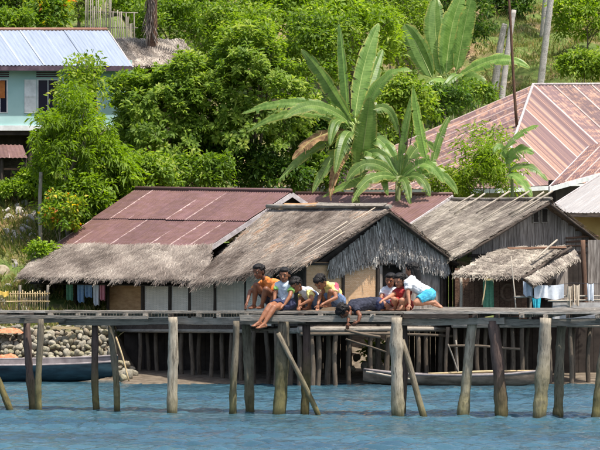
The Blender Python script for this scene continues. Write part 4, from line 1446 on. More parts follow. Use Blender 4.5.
# canoes
def canoe(name, a, b_, beam, depth, rise, hull_m, in_m, label, nb=26, sheer=.16, tilt=0.0):
    """dugout from waterline end a to end b (world points, z = keel level)"""
    a, b_ = Vector(a), Vector(b_)
    T = thing(name, tuple(lerp(a, b_, .5)), label, 'canoe')
    d = (b_ - a)
    L = d.length
    d.normalize()
    s = Vector((-d.y, d.x, 0)).normalized()
    prof = [(-1, 1), (-.97, .7), (-.82, .36), (-.5, .1), (0, 0), (.5, .1), (.82, .36), (.97, .7), (1, 1)]
    V, Vi = [], []
    for i in range(nb + 1):
        t_ = i / nb
        e = abs(2 * t_ - 1)
        w = beam / 2 * max(.03, (1 - e ** 3.2))
        k = rise * e ** 4
        top = depth + sheer * e ** 2.5
        for (u_, h_) in prof:
            V.append(a + d * (L * t_) + s * (u_ * w) + Vector((0, 0, k + h_ * (top - k + u_ * tilt))))
            Vi.append(a + d * (L * lerp(t_, .5, .02)) + s * (u_ * w * .86) + Vector((0, 0, k + .05 + h_ * (top - k - .052 + u_ * tilt))))
    m = len(prof)

    def skin(flip):
        Fc = []
        for i in range(nb):
            for j in range(m - 1):
                q = (i * m + j, i * m + j + 1, (i + 1) * m + j + 1, (i + 1) * m + j)
                Fc.append(tuple(reversed(q)) if flip else q)
        return Fc
    h = geo('hull', V, skin(False), hull_m, T, smooth=True)
    geo('inside', Vi, skin(True), in_m, T, smooth=True)
    for j in (0, m - 1):
        pts = [(Vector(V[i * m + j]) + Vector(Vi[i * m + j])) / 2 + Vector((0, 0, .008)) for i in range(nb + 1)]
        tv, tf = tube_np(pts, [.028] * (nb + 1), 6)
        geo('gunwale', tv, tf, in_m, T, smooth=True)
    for t_ in (.3, .5, .7):
        c_ = a + d * (L * t_) + Vector((0, 0, depth * .86))
        w = beam / 2 * (1 - abs(2 * t_ - 1) ** 3.2) * .9
        plank('thwart', c_ - s * w, c_ + s * w, .16, .025, in_m, T)
    return T


M['hull_blue'] = simple('blue_hull', srgb(22, 36, 44), srgb(48, 74, 84), 3, .6, .2, stretch=(.5, 1, 2))
M['hull_in'] = simple('pale_canoe_inside', srgb(112, 104, 104), srgb(150, 142, 140), 4, .8)
M['hull_grey'] = simple('grey_log_hull', srgb(78, 68, 58), srgb(128, 114, 100), 4, .85, .5, stretch=(.6, 2, 2))
canoe('dugout_canoe', P(-78, 384, 56.9) - Vector((0, 0, .0)), P(118, 382, 56.7), .7, .44, .16, M['hull_blue'], M['hull_in'], 'dark blue dugout canoe lying before the stone seawall at the left', sheer=.06, tilt=.06)
canoe('dugout_canoe', P(363, 386, 54.6), P(538, 388, 54.3), .5, .24, .1, M['hull_grey'], M['hull_in'], 'weathered grey dugout canoe drawn up under the right hut', sheer=.1)
pole('bamboo_pole', P(428, 374, 54.35), P(536, 371, 54.5), .028, .022, M['bamboo'], None, .015, label='bamboo pole lying along the grey dugout canoe', cat='pole')
pole('bamboo_pole', P(366, 372, 54.3), P(410, 379, 54.2), .024, .02, M['stick'], None, .015, label='short pale pole resting across the left end of the grey canoe', cat='pole')
pole('bamboo_pole', P(116, 337, 56.2), P(129, 381, 56.0), .02, .018, M['bamboo'], None, .012, label='thin pole leaning on the blue canoe bow', cat='pole')

# fence by the bank, left
PF = thing('picket_fence', (XZ(20, 60.6), 60.6, TZ(XZ(20, 60.6), 60.6)), 'low bamboo picket fence on the bank left of the red roofed house', 'fence')
for i in range(26):
    x = -14 + i * 2.45
    p1 = P(x, 291 + random.uniform(-1.5, 1.5), 60.6)
    pole('picket', (p1.x + random.uniform(-.02, .02), 60.6, TZ(p1.x, 60.6) - .08), p1, .014, .012, M['bamboo'], PF, .006, 6, 3)
for y in (294, 302):
    pole('rail', P(-16, y, 60.57), P(50, y - .6, 60.57), .016, .014, M['bamboo'], PF, .012, 6, 5)
for x in (-10, 20, 48):
    p1 = P(x, 285, 60.63)
    pole('post', (p1.x, 60.63, TZ(p1.x, 60.63) - .1), p1, .035, .03, M['wood'], PF, .01, 7, 4)
p1 = P(41, 172, 64.5)
pole('fence_post', (p1.x, 64.5, TZ(p1.x, 64.5) - .1), p1, .05, .045, M['wood'], None, .02, label='tall grey post standing before the feathery tree', cat='post')


def cloth(name, q, mat, label=None, cat='clothes', folds=3, amp=.04, n=14, parent=None, group=None, hem=.03):
    """hanging cloth; q = TL, TR, BR, BL world points"""
    q = [Vector(p) for p in q]
    V = []
    ph = random.uniform(0, 6)
    for a in range(n + 1):
        for b_ in range(n + 1):
            s, v = b_ / n, a / n
            p = bil(q, s, v)
            k = amp * (.25 + .75 * v) * math.sin(ph + s * folds * 6.28) + amp * .4 * math.sin(ph * 2 + s * folds * 11 + v * 2)
            sag = -hem * math.sin(math.pi * s) * (1 - v * .3) + hem * .6 * v * math.sin(s * 9 + ph)
            V.append(p + Vector((0, k, sag)))
    V += [p + Vector((0, .006, 0)) for p in V]
    o = (n + 1) ** 2
    Fc = []
    for a in range(n):
        for b_ in range(n):
            k = a * (n + 1) + b_
            Fc.append((k, k + n + 1, k + n + 2, k + 1))
            Fc.append((k + o, k + 1 + o, k + n + 2 + o, k + n + 1 + o))
    return geo(name, V, Fc, mat, parent, smooth=True, label=label, cat=cat if parent is None else None, group=group)


def cl(name, c1, c2=None, sc_=20):
    c2 = c2 or tuple(min(1, x * 1.25) for x in c1[:3]) + (1,)
    M[name] = simple(name + '_fabric', c1, c2, sc_, .9, .25, .006, rnd=0, spec=.1)


cl('c_white', srgb(206, 208, 212), srgb(226, 228, 230))
cl('c_blue', srgb(120, 150, 186), srgb(150, 178, 206))
cl('c_cyan', srgb(52, 160, 176), srgb(80, 186, 200))
cl('c_green', srgb(92, 140, 112), srgb(118, 166, 134))
cl('c_beige', srgb(190, 172, 150), srgb(210, 194, 172))
cl('c_pink', srgb(196, 130, 140))
cl('c_dark', srgb(46, 46, 52))
cl('c_pale', srgb(178, 184, 192))
cl('c_yellow', srgb(196, 166, 84))

LN = lambda x: lin(70, 61.0, 112, 59.6)(x)
tv, tf = tube_np([P(54, 279, LN(54)), P(82, 281, LN(82)), P(110, 280, LN(110))], [.006] * 3, 5)
geo('clothes_line', tv, tf, M['c_dark'], label='thin line strung under the thatch skirt with washing on it', cat='clothes line')
for (a, b_, y0, y1, mt, lb) in ((77, 84, 281, 302, 'c_blue', 'light blue cloth hanging under the thatch skirt'), (84.5, 92, 281.5, 297, 'c_blue', 'short blue grey cloth hanging right of the light blue one'),
                                (93, 99, 281.5, 305, 'c_white', 'white cloth hanging in the porch under the thatch skirt'), (99.5, 105, 281, 300, 'c_pink', 'pink cloth hanging beside the plywood panel'),
                                (66, 73, 280.5, 300, 'c_green', 'faded green cloth hanging by the porch post under the thatch skirt')):
    cloth('hanging_cloth', [P(a, y0, LN(a)), P(b_, y0, LN(b_)), P(b_, y1, LN(b_)), P(a + .4, y1 - 1, LN(a))], M[mt], lb, folds=2)
cloth('green_curtain', [P(483, 279, 54.85), P(493.5, 279, 54.95), P(494, 312, 54.95), P(483, 312, 54.85)], M['c_green'], 'green curtain hanging in the doorway of the right hut', 'curtain', 3, .03)
tv, tf = tube_np([P(528, 281, 54.35), P(550, 286, 54.5), P(572, 283, 54.7), P(600, 284, 54.9)], [.006] * 4, 5)
geo('clothes_line', tv, tf, M['c_dark'], label='thin line strung across the veranda of the right hut', cat='clothes line')
LV = lin(528, 54.32, 600, 54.88)
for (a, b_, y0, y1, mt, lb, fo) in ((523, 533, 281, 296, 'c_pale', 'pale grey cloth at the left end of the veranda line', 2), (533.5, 564, 284, 298.5, 'c_white', 'wide white sheet drying on the veranda line', 3),
                                    (567, 573, 285, 306, 'c_beige', 'beige garment hanging right of the white sheet', 1.5), (573.5, 580, 284, 305, 'c_beige', 'second beige garment beside the rough brown post', 1.5),
                                    (587, 594, 283, 300, 'c_white', 'white garment hanging right of the rough brown post', 1.5)):
    cloth('drying_sheet' if b_ - a > 20 else 'drying_garment', [P(a, y0, LV(a)), P(b_, y0, LV(b_)), P(b_ - .3, y1, LV(b_)), P(a + .6, y1 - 1, LV(a))], M[mt], lb, folds=fo)
cloth('drying_garment', [P(532, 297.5, 54.2), P(541, 297.5, 54.25), P(540, 312, 54.25), P(534, 311, 54.2)], M['c_cyan'], 'bright turquoise garment hung over the veranda rail', folds=2)
cloth('cloth', [P(0, 290.5, 60.52), P(9, 290.5, 60.52), P(9, 296, 60.5), P(0, 295, 60.5)], M['c_yellow'], 'small yellow cloth hung on the picket fence', 'cloth', 1.5, .02)
# ring on the hut wall
V, Fc = [], []
for i in range(20):
    for j in range(8):
        a, b_ = i / 20 * 6.283, j / 8 * 6.283
        V.append(P(508, 292, 55.05) + Vector(((.14 + .035 * math.cos(b_)) * math.cos(a), .035 * math.sin(b_), (.17 + .035 * math.cos(b_)) * math.sin(a))))
        Fc.append((i * 8 + j, ((i + 1) % 20) * 8 + j, ((i + 1) % 20) * 8 + (j + 1) % 8, i * 8 + (j + 1) % 8))
geo('coiled_rope', V, Fc, M['wood_brown'], smooth=True, label='grey coil of rope hung on the boards of the right hut', cat='rope')

# palms and dead wood on the slope


def palm_trunk(name, px0, py0, px1, py1, Y, r, label, cat='tree trunk', mat='palm_trunk', top=True):
    p1, p0 = P(px1, py1, Y), P(px0, py0, Y)
    z = TZ(p0.x, Y) - .15
    T = thing(name, (p0.x, Y, z), label, cat)
    n = 26
    pts = bez(Vector((p0.x, Y, z)), lerp(p0, p1, .45) + Vector((.06, 0, 0)), p1, n)
    V, Fc = tube_np(pts, [r * (1.25 - .4 * i / n) * (1.06 if i % 2 else .97) for i in range(n + 1)], 9)
    geo('trunk', V, Fc, M[mat], T, smooth=True)
    if top:
        cs = p1
        for k in range(13):
            a = k / 13 * 6.283 + random.uniform(-.2, .2)
            e = Vector((math.cos(a) * 2.2, math.sin(a) * 2.2, random.uniform(-.6, 1.0)))
            fr = bez(cs, cs + e * .5 + Vector((0, 0, .8)), cs + e, 14)
            C = []
            Dd = []
            for i in range(1, 14):
                tng = (fr[min(i + 1, 14)] - fr[i - 1]).normalized()
                sd = tng.cross(Vector((0, 0, 1))).normalized()
                for s_ in (-1, 1):
                    for h_ in (0, .5):
                        C.append(lerp(fr[i], fr[min(i + 1, 14)], h_))
                        Dd.append(sd * s_ + tng * .5 - Vector((0, 0, .35)))
            C = np.array([list(c_) for c_ in C])
            Dd = np.array([list(c_) for c_ in Dd])
            V, Fc = leaf_mesh(C, Dd, np.tile([0, 0, 1.0], (len(C), 1)), np.full(len(C), .55), np.full(len(C), .05), .1, .15)
            geo('frond', V, Fc, M['leaf_mid'], T, attrs={'tint': np.repeat(rng.uniform(.3, .8, len(C)), 4)})
    return T


palm_trunk('coconut_palm', 539, 68, 562, -90, 99, .11, 'grey coconut palm trunk leaning right on the slope above the hip roof', 'palm tree')
palm_trunk('coconut_palm', 543, 38, 551, -95, 108, .12, 'farther coconut palm trunk just left behind the leaning one', 'palm tree')
palm_trunk('pale_trunk', 495, 99, 514, 10, 92, .1, 'pale dead trunk leaning beside the drooping banana leaf', 'tree trunk', 'palm_trunk', False)
palm_trunk('tree_stump', 494, 48, 505, 24, 100, .12, 'short pale weathered stump on the slope left of the palms', 'stump', 'palm_trunk', False)
p1 = P(507, -20, 70)
pole('tall_pole', P(517, 128, 77.8), P(507.5, -20, 77.8), .045, .035, M['wood_brown'], None, .03, label='tall thin brown pole rising in front of the rusty hip roof', cat='pole')
palm_trunk('shaggy_palm', 150, 64, 152, -60, 76.5, .15, 'shaggy palm trunk standing behind the faded thatched shed', 'palm tree', 'wood_brown', True)
# dry hanging fronds on it
VV, TT = [], []
hp = [o for o in bpy.data.objects if o.name.startswith('shaggy_palm')][0]
C = np.array([[*(P(150 + random.uniform(-3, 3), random.uniform(-8, 34), 76.4 + random.uniform(-.2, .2)))] for _ in range(160)])
Dd = rng.normal(0, .25, (160, 3))
Dd[:, 2] = -1
V, Fc = leaf_mesh(C, Dd, rand_dir(160), rng.uniform(.3, .7, 160), rng.uniform(.03, .07, 160), .1, 0)
geo('dry_frond_skirt', V, Fc, M['thatch_brown'], hp, attrs={'tint': np.repeat(rng.uniform(.1, .8, 160), 4)}, kind='stuff')
pole('fallen_log', P(416, 44, 73.5), P(330, 62, 77), .05, .04, M['stick'], None, .05, label='pale dead branch showing through the trees behind the banana leaves', cat='branch') if False else None

# ------------------------------------------------------------------ pier
DK = lin(0, 42.85, 600, 39.75)          # front edge depth of the deck by picture column
DZ = 1.615


def DP(px, o, dz=0.0):
    """point on the deck: picture column along the front edge, o metres back, dz above the deck top"""
    Y = DK(px)
    p = Vector((XZ(px, Y), Y, DZ + dz))
    e = Vector((XZ(600, DK(600)) - XZ(0, DK(0)), DK(600) - DK(0), 0)).normalized()
    b_ = Vector((-e.y, e.x, 0))
    return p + b_ * o


PR = thing('pier', (XZ(300, 41.6), 41.6, 0), 'long weathered wooden pier on crooked piles crossing the whole picture', 'pier')
POSTS = [  # top x, top y, bottom x, bottom y, width px, material, depth push
    (-6, 372, 12, 409, 8, 'pile_dark', .0), (26.5, 322, 32, 410, 8, 'pile_dark', .25), (41, 319, 42, 410, 7.5, 'pile_mid', -.14), (95, 322, 98.5, 412, 8, 'pile_dark', .3), (110.5, 322, 114.5, 412, 7.5, 'pile_mid', .35),
    (173, 317, 174, 414, 12, 'pile_pale', -.16), (236.5, 321, 236, 416, 8, 'pile_mid', -.1), (245, 322, 251.5, 416, 11, 'pile_mid', .45), (284, 321, 276.5, 417, 14, 'pile_mid', .0),
    (306, 322, 305, 417, 9.5, 'pile_dark', .2), (396.5, 317.5, 398, 418, 13.5, 'pile_pale', -.16), (404, 322, 403, 417, 7, 'pile_dark', .6), (473, 321, 462, 417, 11, 'pile_pale', .1), (493, 321, 501, 418, 12.5, 'pile_dark', .1),
    (545.5, 318, 539.5, 420.5, 13.5, 'pile_pale', -.12), (562, 322, 556, 419, 10, 'pile_mid', .5), (606, 320, 597, 420, 10, 'pile_mid', .1), (640, 320, 642, 422, 11, 'pile_mid', .1), (-40, 320, -38, 409, 10, 'pile_mid', .1)]
for (x0, y0, x1, y1, w, mt, pu) in POSTS:
    Y = DK((x0 + x1) / 2) + pu
    s = Y / F
    top = P(x0, y0, Y)
    bot = P(x1, y1, Y)
    d = bot - top
    bot = top + d * ((top.z + .7) / (top.z - bot.z))
    pole('pile', bot, top, w * s * .47, w * s * .42, M[mt], PR, .045 if w < 9 else .03, 12, 22, .13, 3)
for (x0, y0, x1, y1, w, pu) in ((278, 333, 318, 417, 5.2, -.12), (402, 340, 425, 418, 7, -.05)):
    Y = DK(x0) + pu
    top, bot = P(x0, y0, Y), P(x1, y1, Y - .1)
    bot = top + (bot - top) * ((top.z + .6) / (top.z - bot.z))
    pole('brace', bot, top, w * Y / F * .5, w * Y / F * .46, M['pile_mid'], PR, .02, 9, 8, .1, 2)
# long beams (front and back) in lengths
for o in (.06, .95):
    xs_ = [-60, 60, 178, 300, 402, 500, 604, 665]
    for i in range(len(xs_) - 1):
        a, b_ = xs_[i] - 4, xs_[i + 1] + 4
        dz = -.145 + random.uniform(-.012, .012) - (.012 if i % 2 else 0)
        plank('beam', DP(a, o + (i % 2) * .075, dz - .02), DP(b_, o + (i % 2) * .075, dz), .07, .1, M['wood'] if i != 3 else M['wood_dark'], PR, .008)
# joists across
x = -52
while x < 660:
    wd = 1.15 if x < 400 else 1.75
    plank('joist', DP(x, -.06 - random.uniform(0, .05), -.068), DP(x + random.uniform(-3, 3), wd, -.068 + (.028 * wd if x >= 400 else 0)), random.uniform(.05, .08), .056, M['wood'] if random.random() < .6 else M['wood_dark'], PR, .003)
    x += random.uniform(17, 30)
# deck boards, lengthwise
for r in range(9):
    o = -.02 + r * .132
    x = 46 if r < 3 else -60
    while x < 402:
        x1 = min(404, x + random.uniform(90, 170))
        if 404 - x1 < 30:
            x1 = 404
        plank('deck_board', DP(x, o + .06, -.02 + random.uniform(-.004, .004)), DP(x1 - .5, o + .06, -.02 + random.uniform(-.004, .004)), random.uniform(.112, .126), .036, M['wood'] if r < 1 else M['deck'], PR, .004)
        x = x1
for r in range(14):
    o = -.03 + r * .132
    x = 404
    while x < 660:
        x1 = min(664, x + random.uniform(80, 150))
        z = -.016 + .03 * (o + .06)
        plank('deck_board', DP(x, o + .06, z + random.uniform(-.004, .006)), DP(x1 - .5, o + .06, z + random.uniform(-.004, .006)), random.uniform(.112, .128), .036, M['deck'], PR, .005)
        x = x1
# lower board at the left end, below the top one
plank('side_board', DP(-60, -.08, -.09), DP(150, -.08, -.1), .04, .05, M['wood'], PR, .006)
plank('side_board', DP(405, -.09, -.07), DP(470, -.09, -.075), .03, .07, M['wood_dark'], PR, .004)
plank('side_board', DP(242, -.085, -.105), DP(402, -.085, -.115), .03, .1, M['wood'], PR, .004)

# ------------------------------------------------------------------ people
def capsule(p0, p1, r0, r1, flat1=False, sides=12, sq=1.0):
    """closed tapered capsule with round ends (end 1 may be flat)"""
    p0, p1 = Vector(p0), Vector(p1)
    d = p1 - p0
    L = d.length
    if L < 1e-6:
        d = Vector((0, 0, 1))
        L = 1e-6
    d = d.normalized()
    a = d.cross(Vector((.31, .17, .94))).normalized()
    b_ = d.cross(a)
    rings = []
    for k in range(3):
        an = math.pi / 2 * (1 - k / 3)
        rings.append((-r0 * math.sin(an), max(r0 * math.cos(an), r0 * .02)))
    rings.append((0, r0))
    rings.append((L, r1))
    if not flat1:
        for k in range(1, 4):
            an = math.pi / 2 * k / 3
            rings.append((L + r1 * math.sin(an), max(r1 * math.cos(an), r1 * .02)))
    V, Fc = [], []
    for (h_, r) in rings:
        for k in range(sides):
            t_ = 2 * math.pi * k / sides
            V.append(p0 + d * h_ + (a * math.cos(t_) + b_ * math.sin(t_)) * r)
    n = len(rings)
    for i in range(n - 1):
        for k in range(sides):
            q, w = i * sides + k, i * sides + (k + 1) % sides
            Fc.append((q, w, w + sides, q + sides))
    Fc.append(tuple(range(sides - 1, -1, -1)))
    Fc.append(tuple((n - 1) * sides + k for k in range(sides)))
    return V, Fc


def ellipsoid(c, R3, rx, ry, rz, n=14):
    """R3: 3x3 matrix with columns right, forward, up"""
    V, Fc = [], []
    c = Vector(c)
    for i in range(n + 1):
        th = math.pi * i / n
        for k in range(n):
            ph = 2 * math.pi * k / n
            s_ = max(math.sin(th), .02)
            V.append(c + R3 @ Vector((rx * s_ * math.cos(ph), ry * s_ * math.sin(ph), rz * math.cos(th))))
    for i in range(n):
        for k in range(n):
            a, b_ = i * n + k, i * n + (k + 1) % n
            Fc.append((a, a + n, b_ + n, b_))
    Fc.append(tuple(range(n)))
    Fc.append(tuple(n * n + k for k in range(n - 1, -1, -1)))
    return V, Fc


wr_tex = bpy.data.textures.new('wrinkle', 'CLOUDS')
wr_tex.noise_scale = .055
wr_tex.noise_depth = 2


def fuse(pieces, voxel, smooth_it=2, wrinkle=0.0):
    V, Fc = [], []
    for (v_, f_) in pieces:
        o = len(V)
        V += [tuple(p) for p in v_]
        Fc += [tuple(i + o for i in q) for q in f_]
    m = bpy.data.meshes.new('tmp')
    m.from_pydata(V, [], Fc)
    o = bpy.data.objects.new('tmp', m)
    sc.collection.objects.link(o)
    md = o.modifiers.new('r', 'REMESH')
    md.mode = 'VOXEL'
    md.voxel_size = voxel
    if smooth_it:
        ms = o.modifiers.new('s', 'SMOOTH')
        ms.factor = .5
        ms.iterations = smooth_it
    if wrinkle:
        mw = o.modifiers.new('w', 'DISPLACE')
        mw.texture = wr_tex
        mw.texture_coords = 'GLOBAL'
        mw.strength = wrinkle
        mw.mid_level = .45
    dg = bpy.context.evaluated_depsgraph_get()
    me = bpy.data.meshes.new_from_object(o.evaluated_get(dg))
    co = np.empty(len(me.vertices) * 3, dtype=np.float32)
    me.vertices.foreach_get('co', co)
    fs = [tuple(p.vertices) for p in me.polygons]
    bpy.data.objects.remove(o)
    bpy.data.meshes.remove(m)
    bpy.data.meshes.remove(me)
    return co.reshape(-1, 3), fs


def skin_mat(name, c1, c2):
    t = NT(name)
    n = t.noise(t.coords('world'), 18, 4)
    b = t.bsdf(t.ramp(n, [(.3, c1), (.7, c2)]), .5, .4)
    b.inputs['Subsurface Weight'].default_value = .08
    b.inputs['Subsurface Radius'].default_value = (.02, .008, .004)
    return t.done(b)


M['skin'] = skin_mat('brown_skin', srgb(122, 78, 54), srgb(156, 104, 74))
M['skin_dark'] = skin_mat('dark_brown_skin', srgb(100, 62, 44), srgb(132, 86, 62))
M['skin_light'] = skin_mat('light_brown_skin', srgb(150, 102, 78), srgb(182, 132, 104))
t = NT('black_hair')
n = t.noise(t.coords('world', (60, 60, 12)), 3, 4)
M['hair'] = t.done(t.bsdf(t.ramp(n, [(.3, (.004, .0035, .0035, 1)), (.7, (.014, .011, .01, 1))]), .6, .25, n, .5, .008))
t = NT('eye')
M['eye_white'] = t.done(t.bsdf((.3, .26, .22, 1), .3, .4))
t = NT('eye_dark')
M['eye_dark'] = t.done(t.bsdf((.012, .008, .006, 1), .25, .5))
M['lip'] = simple('lip', srgb(110, 56, 48), srgb(130, 70, 60), 20, .5, rnd=0)
cl('s_orange', srgb(206, 112, 50), srgb(226, 142, 84), 9)
cl('s_white', srgb(192, 194, 198), srgb(224, 226, 228), 9)
cl('s_green', srgb(140, 192, 96), srgb(170, 214, 126), 9)
cl('s_yellow', srgb(210, 190, 108), srgb(230, 216, 150), 9)
cl('s_pink', srgb(190, 70, 88), srgb(212, 104, 118), 9)
cl('s_red', srgb(142, 42, 46), srgb(180, 70, 68), 9)
cl('s_cyan', srgb(58, 150, 180), srgb(94, 180, 206), 9)
cl('s_dark', srgb(40, 42, 52), srgb(60, 62, 74))
cl('s_navy', srgb(44, 48, 72), srgb(64, 68, 92))
cl('s_jean', srgb(92, 110, 142), srgb(120, 138, 166))
cl('s_pale', srgb(178, 190, 200), srgb(206, 216, 222), 9)

PY = None


def limb_hand(pieces, wrist, hd, palm_n, k=1.0, curl=.35, thumb=1):
    """palm and five fingers; hd = direction of the hand, palm_n = palm normal"""
    hd = Vector(hd).normalized()
    pn = Vector(palm_n)
    pn = (pn - hd * pn.dot(hd)).normalized()
    sd = hd.cross(pn).normalized() * thumb
    c = Vector(wrist)
    pieces.append(capsule(c, c + hd * .045 * k, .017 * k, .02 * k))
    pieces.append(capsule(c + hd * .04 * k - sd * .014 * k, c + hd * .04 * k + sd * .014 * k, .0125 * k, .0125 * k))
    for i, (o, l) in enumerate(((-.021, .042), (-.007, .052), (.007, .056), (.021, .05))):
        b0 = c + hd * .05 * k + sd * o * k
        b1 = b0 + (hd + sd * o * 5 + pn * curl * .4).normalized() * l * .55 * k
        b2 = b1 + (hd * .8 + pn * curl * 1.6).normalized() * l * .5 * k
        pieces.append(capsule(b0, b1, .0078 * k, .0072 * k, sides=8))
        pieces.append(capsule(b1, b2, .0072 * k, .006 * k, sides=8))
    b0 = c + hd * .018 * k + sd * .018 * k
    b1 = b0 + (hd * .6 + sd * .9).normalized() * .026 * k
    b2 = b1 + (hd + sd * .3 + pn * .2).normalized() * .022 * k
    pieces.append(capsule(b0, b1, .009 * k, .008 * k, sides=8))
    pieces.append(capsule(b1, b2, .008 * k, .0065 * k, sides=8))


def limb_foot(pieces, ankle, toe_dir, k=1.0, up=(0, 0, 1)):
    td = Vector(toe_dir).normalized()
    up = Vector(up)
    up = (up - td * up.dot(td)).normalized()
    sd = td.cross(up)
    heel = Vector(ankle) - td * .025 * k - up * .03 * k
    ball = Vector(ankle) + td * .095 * k - up * .042 * k
    pieces.append(capsule(heel, ankle, .026 * k, .026 * k))
    pieces.append(capsule(heel, ball, .024 * k, .021 * k))
    pieces.append(capsule(Vector(ankle), ball, .024 * k, .018 * k))
    pieces.append(capsule(ball - sd * .02 * k, ball + sd * .02 * k, .019 * k, .019 * k))
    for i in range(5):
        o = (i - 2) * .0155 * k
        l = (.034, .032, .03, .026, .022)[i] * k
        b0 = ball + sd * o
        pieces.append(capsule(b0, b0 + td * l + sd * o * .15 - up * .004, .0098 * k, .0082 * k, sides=8))


def person(label, J, look, up=(0, 0, 1), skin='skin', shirt='s_white', shorts='s_dark', sleeve=None, longhair=False, k=1.09, Y=PY, hands=None, feet=None,
           shirt_len=1.0, short_len=.62, sleeve_len=.55, back=None, rest=True, hs=1.0):
    Y = DK(J['head'][0]) + (Y if Y is not None else .5)
    G = {n_: P(v_[0], v_[1], Y + (v_[2] if len(v_) > 2 else 0)) for n_, v_ in J.items()}
    look = Vector(look).normalized()
    upv = Vector(up)
    upv = (upv - look * upv.dot(look)).normalized()
    rt = look.cross(upv)
    R3 = Matrix((rt, look, upv)).transposed()
    hc = G['head']
    hk = k * hs
    B = []
    # head: skull, face, jaw, nose, ears
    B.append(ellipsoid(hc + upv * .018 * hk, R3, .074 * hk, .09 * hk, .085 * hk))
    B.append(ellipsoid(hc + look * .022 * hk - upv * .03 * hk, R3, .06 * hk, .064 * hk, .075 * hk))
    B.append(ellipsoid(hc + look * .05 * hk - upv * .075 * hk, R3, .034 * hk, .03 * hk, .026 * hk))
    B.append(capsule(hc + look * .082 * hk + upv * .006 * hk, hc + look * .099 * hk - upv * .022 * hk, .009 * hk, .0135 * hk))
    B.append(capsule(hc + look * .078 * hk - upv * .024 * hk - rt * .012 * hk, hc + look * .078 * hk - upv * .024 * hk + rt * .012 * hk, .012 * hk, .012 * hk))
    B.append(capsule(hc + look * .08 * hk - upv * .05 * hk - rt * .014 * hk, hc + look * .08 * hk - upv * .05 * hk + rt * .014 * hk, .0095 * hk, .0095 * hk))
    B.append(capsule(hc + look * .072 * hk + upv * .022 * hk - rt * .032 * hk, hc + look * .072 * hk + upv * .022 * hk + rt * .032 * hk, .014 * hk, .014 * hk))
    for s_ in (-1, 1):
        B.append(ellipsoid(hc + rt * s_ * .075 * hk - upv * .008 * hk - look * .006 * hk, R3, .011 * hk, .019 * hk, .03 * hk, 8))
    neck = G['neck']
    B.append(capsule(hc - look * .012 * hk - upv * .05 * hk, neck, .037 * k, .04 * k))
    sh = [G['sl'], G['sr']]
    chest = (sh[0] + sh[1]) / 2
    hips = [G['hl'], G['hr']]
    pel = (hips[0] + hips[1]) / 2
    mid = G['waist'] if 'waist' in G else lerp(chest, pel, .55)
    S, T_, SL = [], [], []
    e = .014

    def torso(lst, g):
        lst.append(capsule(neck, lerp(neck, chest, .7), .044 * k + g, .06 * k + g))
        lst.append(capsule(sh[0], sh[1], .05 * k + g, .05 * k + g))
        lst.append(capsule(lerp(chest, mid, .15), mid, .082 * k + g, .078 * k + g))
        for s_ in (0, 1):
            lst.append(capsule(lerp(sh[s_], chest, .35), lerp(lerp(sh[s_], hips[s_], .55), mid, .4), .064 * k + g, .06 * k + g))
        lst.append(capsule(mid, lerp(mid, pel, .8 * shirt_len), .078 * k + g, .086 * k + g * 1.5, g > 0))
    torso(B, 0)
    torso(S, e)
    B.append(capsule(hips[0], hips[1], .078 * k, .078 * k))
    B.append(capsule(mid, pel, .078 * k, .084 * k))
    T_.append(capsule(hips[0], hips[1], .078 * k + e, .078 * k + e))
    T_.append(capsule(lerp(mid, pel, .55), pel, .08 * k + .007, .084 * k + .008))
    for s_, n_ in (('l', 0), ('r', 1)):
        el, wr = G['e' + s_], G['w' + s_]
        B.append(capsule(sh[n_], el, .04 * k, .03 * k))
        B.append(capsule(el, wr, .031 * k, .0195 * k))
        hd = (hands or {}).get(s_)
        h_dir = hd[0] if hd else (wr - el)
        h_nrm = hd[1] if hd else (0, -.3, -1)
        limb_hand(B, wr + Vector(h_dir).normalized() * .01, h_dir, h_nrm, k * .95, .4 if not hd or len(hd) < 3 else hd[2], 1 if s_ == 'l' else -1)
        (SL if sleeve else S).append(capsule(sh[n_], lerp(sh[n_], el, sleeve_len), .04 * k + .014, .04 * k + .014, True))
        kn, an = G['k' + s_], G['a' + s_]
        B.append(capsule(hips[n_], kn, .07 * k, .047 * k))
        B.append(capsule(kn, lerp(kn, an, .35), .046 * k, .047 * k))
        B.append(capsule(lerp(kn, an, .35), an, .046 * k, .026 * k))
        limb_foot(B, an, (feet or {}).get(s_, (-.3, -1, 0)), k)
        T_.append(capsule(hips[n_], lerp(hips[n_], kn, short_len), .073 * k + e, (.07 - .018 * short_len) * k + .018, True))
    V, Fc = fuse(B, .0052, 3)
    dz = 0.0
    if rest:
        edge = lambda A: 41.3 - .34 * (A[:, 0] - XZ(300, 41.3)) + .03
        s2, f2 = fuse(T_, .009, 1)
        dz = DZ + .003 - s2[:, 2].min()
        if rest != 'shorts':
            on = V[:, 1] > edge(V)
            if on.any():
                dz = max(dz if rest == 'both' else -9, DZ + .003 - V[on, 2].min())
            on2 = s2[:, 1] > edge(s2)
            if on2.any():
                dz = max(dz, DZ + .003 - s2[on2, 2].min())
    V = V + np.array([0, 0, dz])
    sft = Vector((0, 0, dz))
    body = geo('person', V, Fc, M[skin], None, smooth=True, label=label, cat='person')

    def child(name, pieces, mat, vox=.008, sm=2, wr=.024):
        v_, f_ = fuse(pieces, vox, sm, wr)
        geo(name, v_ + np.array([0, 0, dz]), f_, M[mat], body, smooth=True)
    child('shirt', S, shirt)
    if sleeve:
        for q in SL:
            child('sleeve', [q], sleeve, .008, 1)
    if back:
        pcs, mt = back(G, k), 's_pink'
        child('shirt_back', pcs, mt)
    child('shorts', T_, shorts)
    # hair
    H = [ellipsoid(hc + upv * .03 * hk - look * .018 * hk, R3, .082 * hk, .09 * hk, .084 * hk)]
    H.append(ellipsoid(hc - look * .045 * hk - upv * .01 * hk, R3, .078 * hk, .064 * hk, .078 * hk))
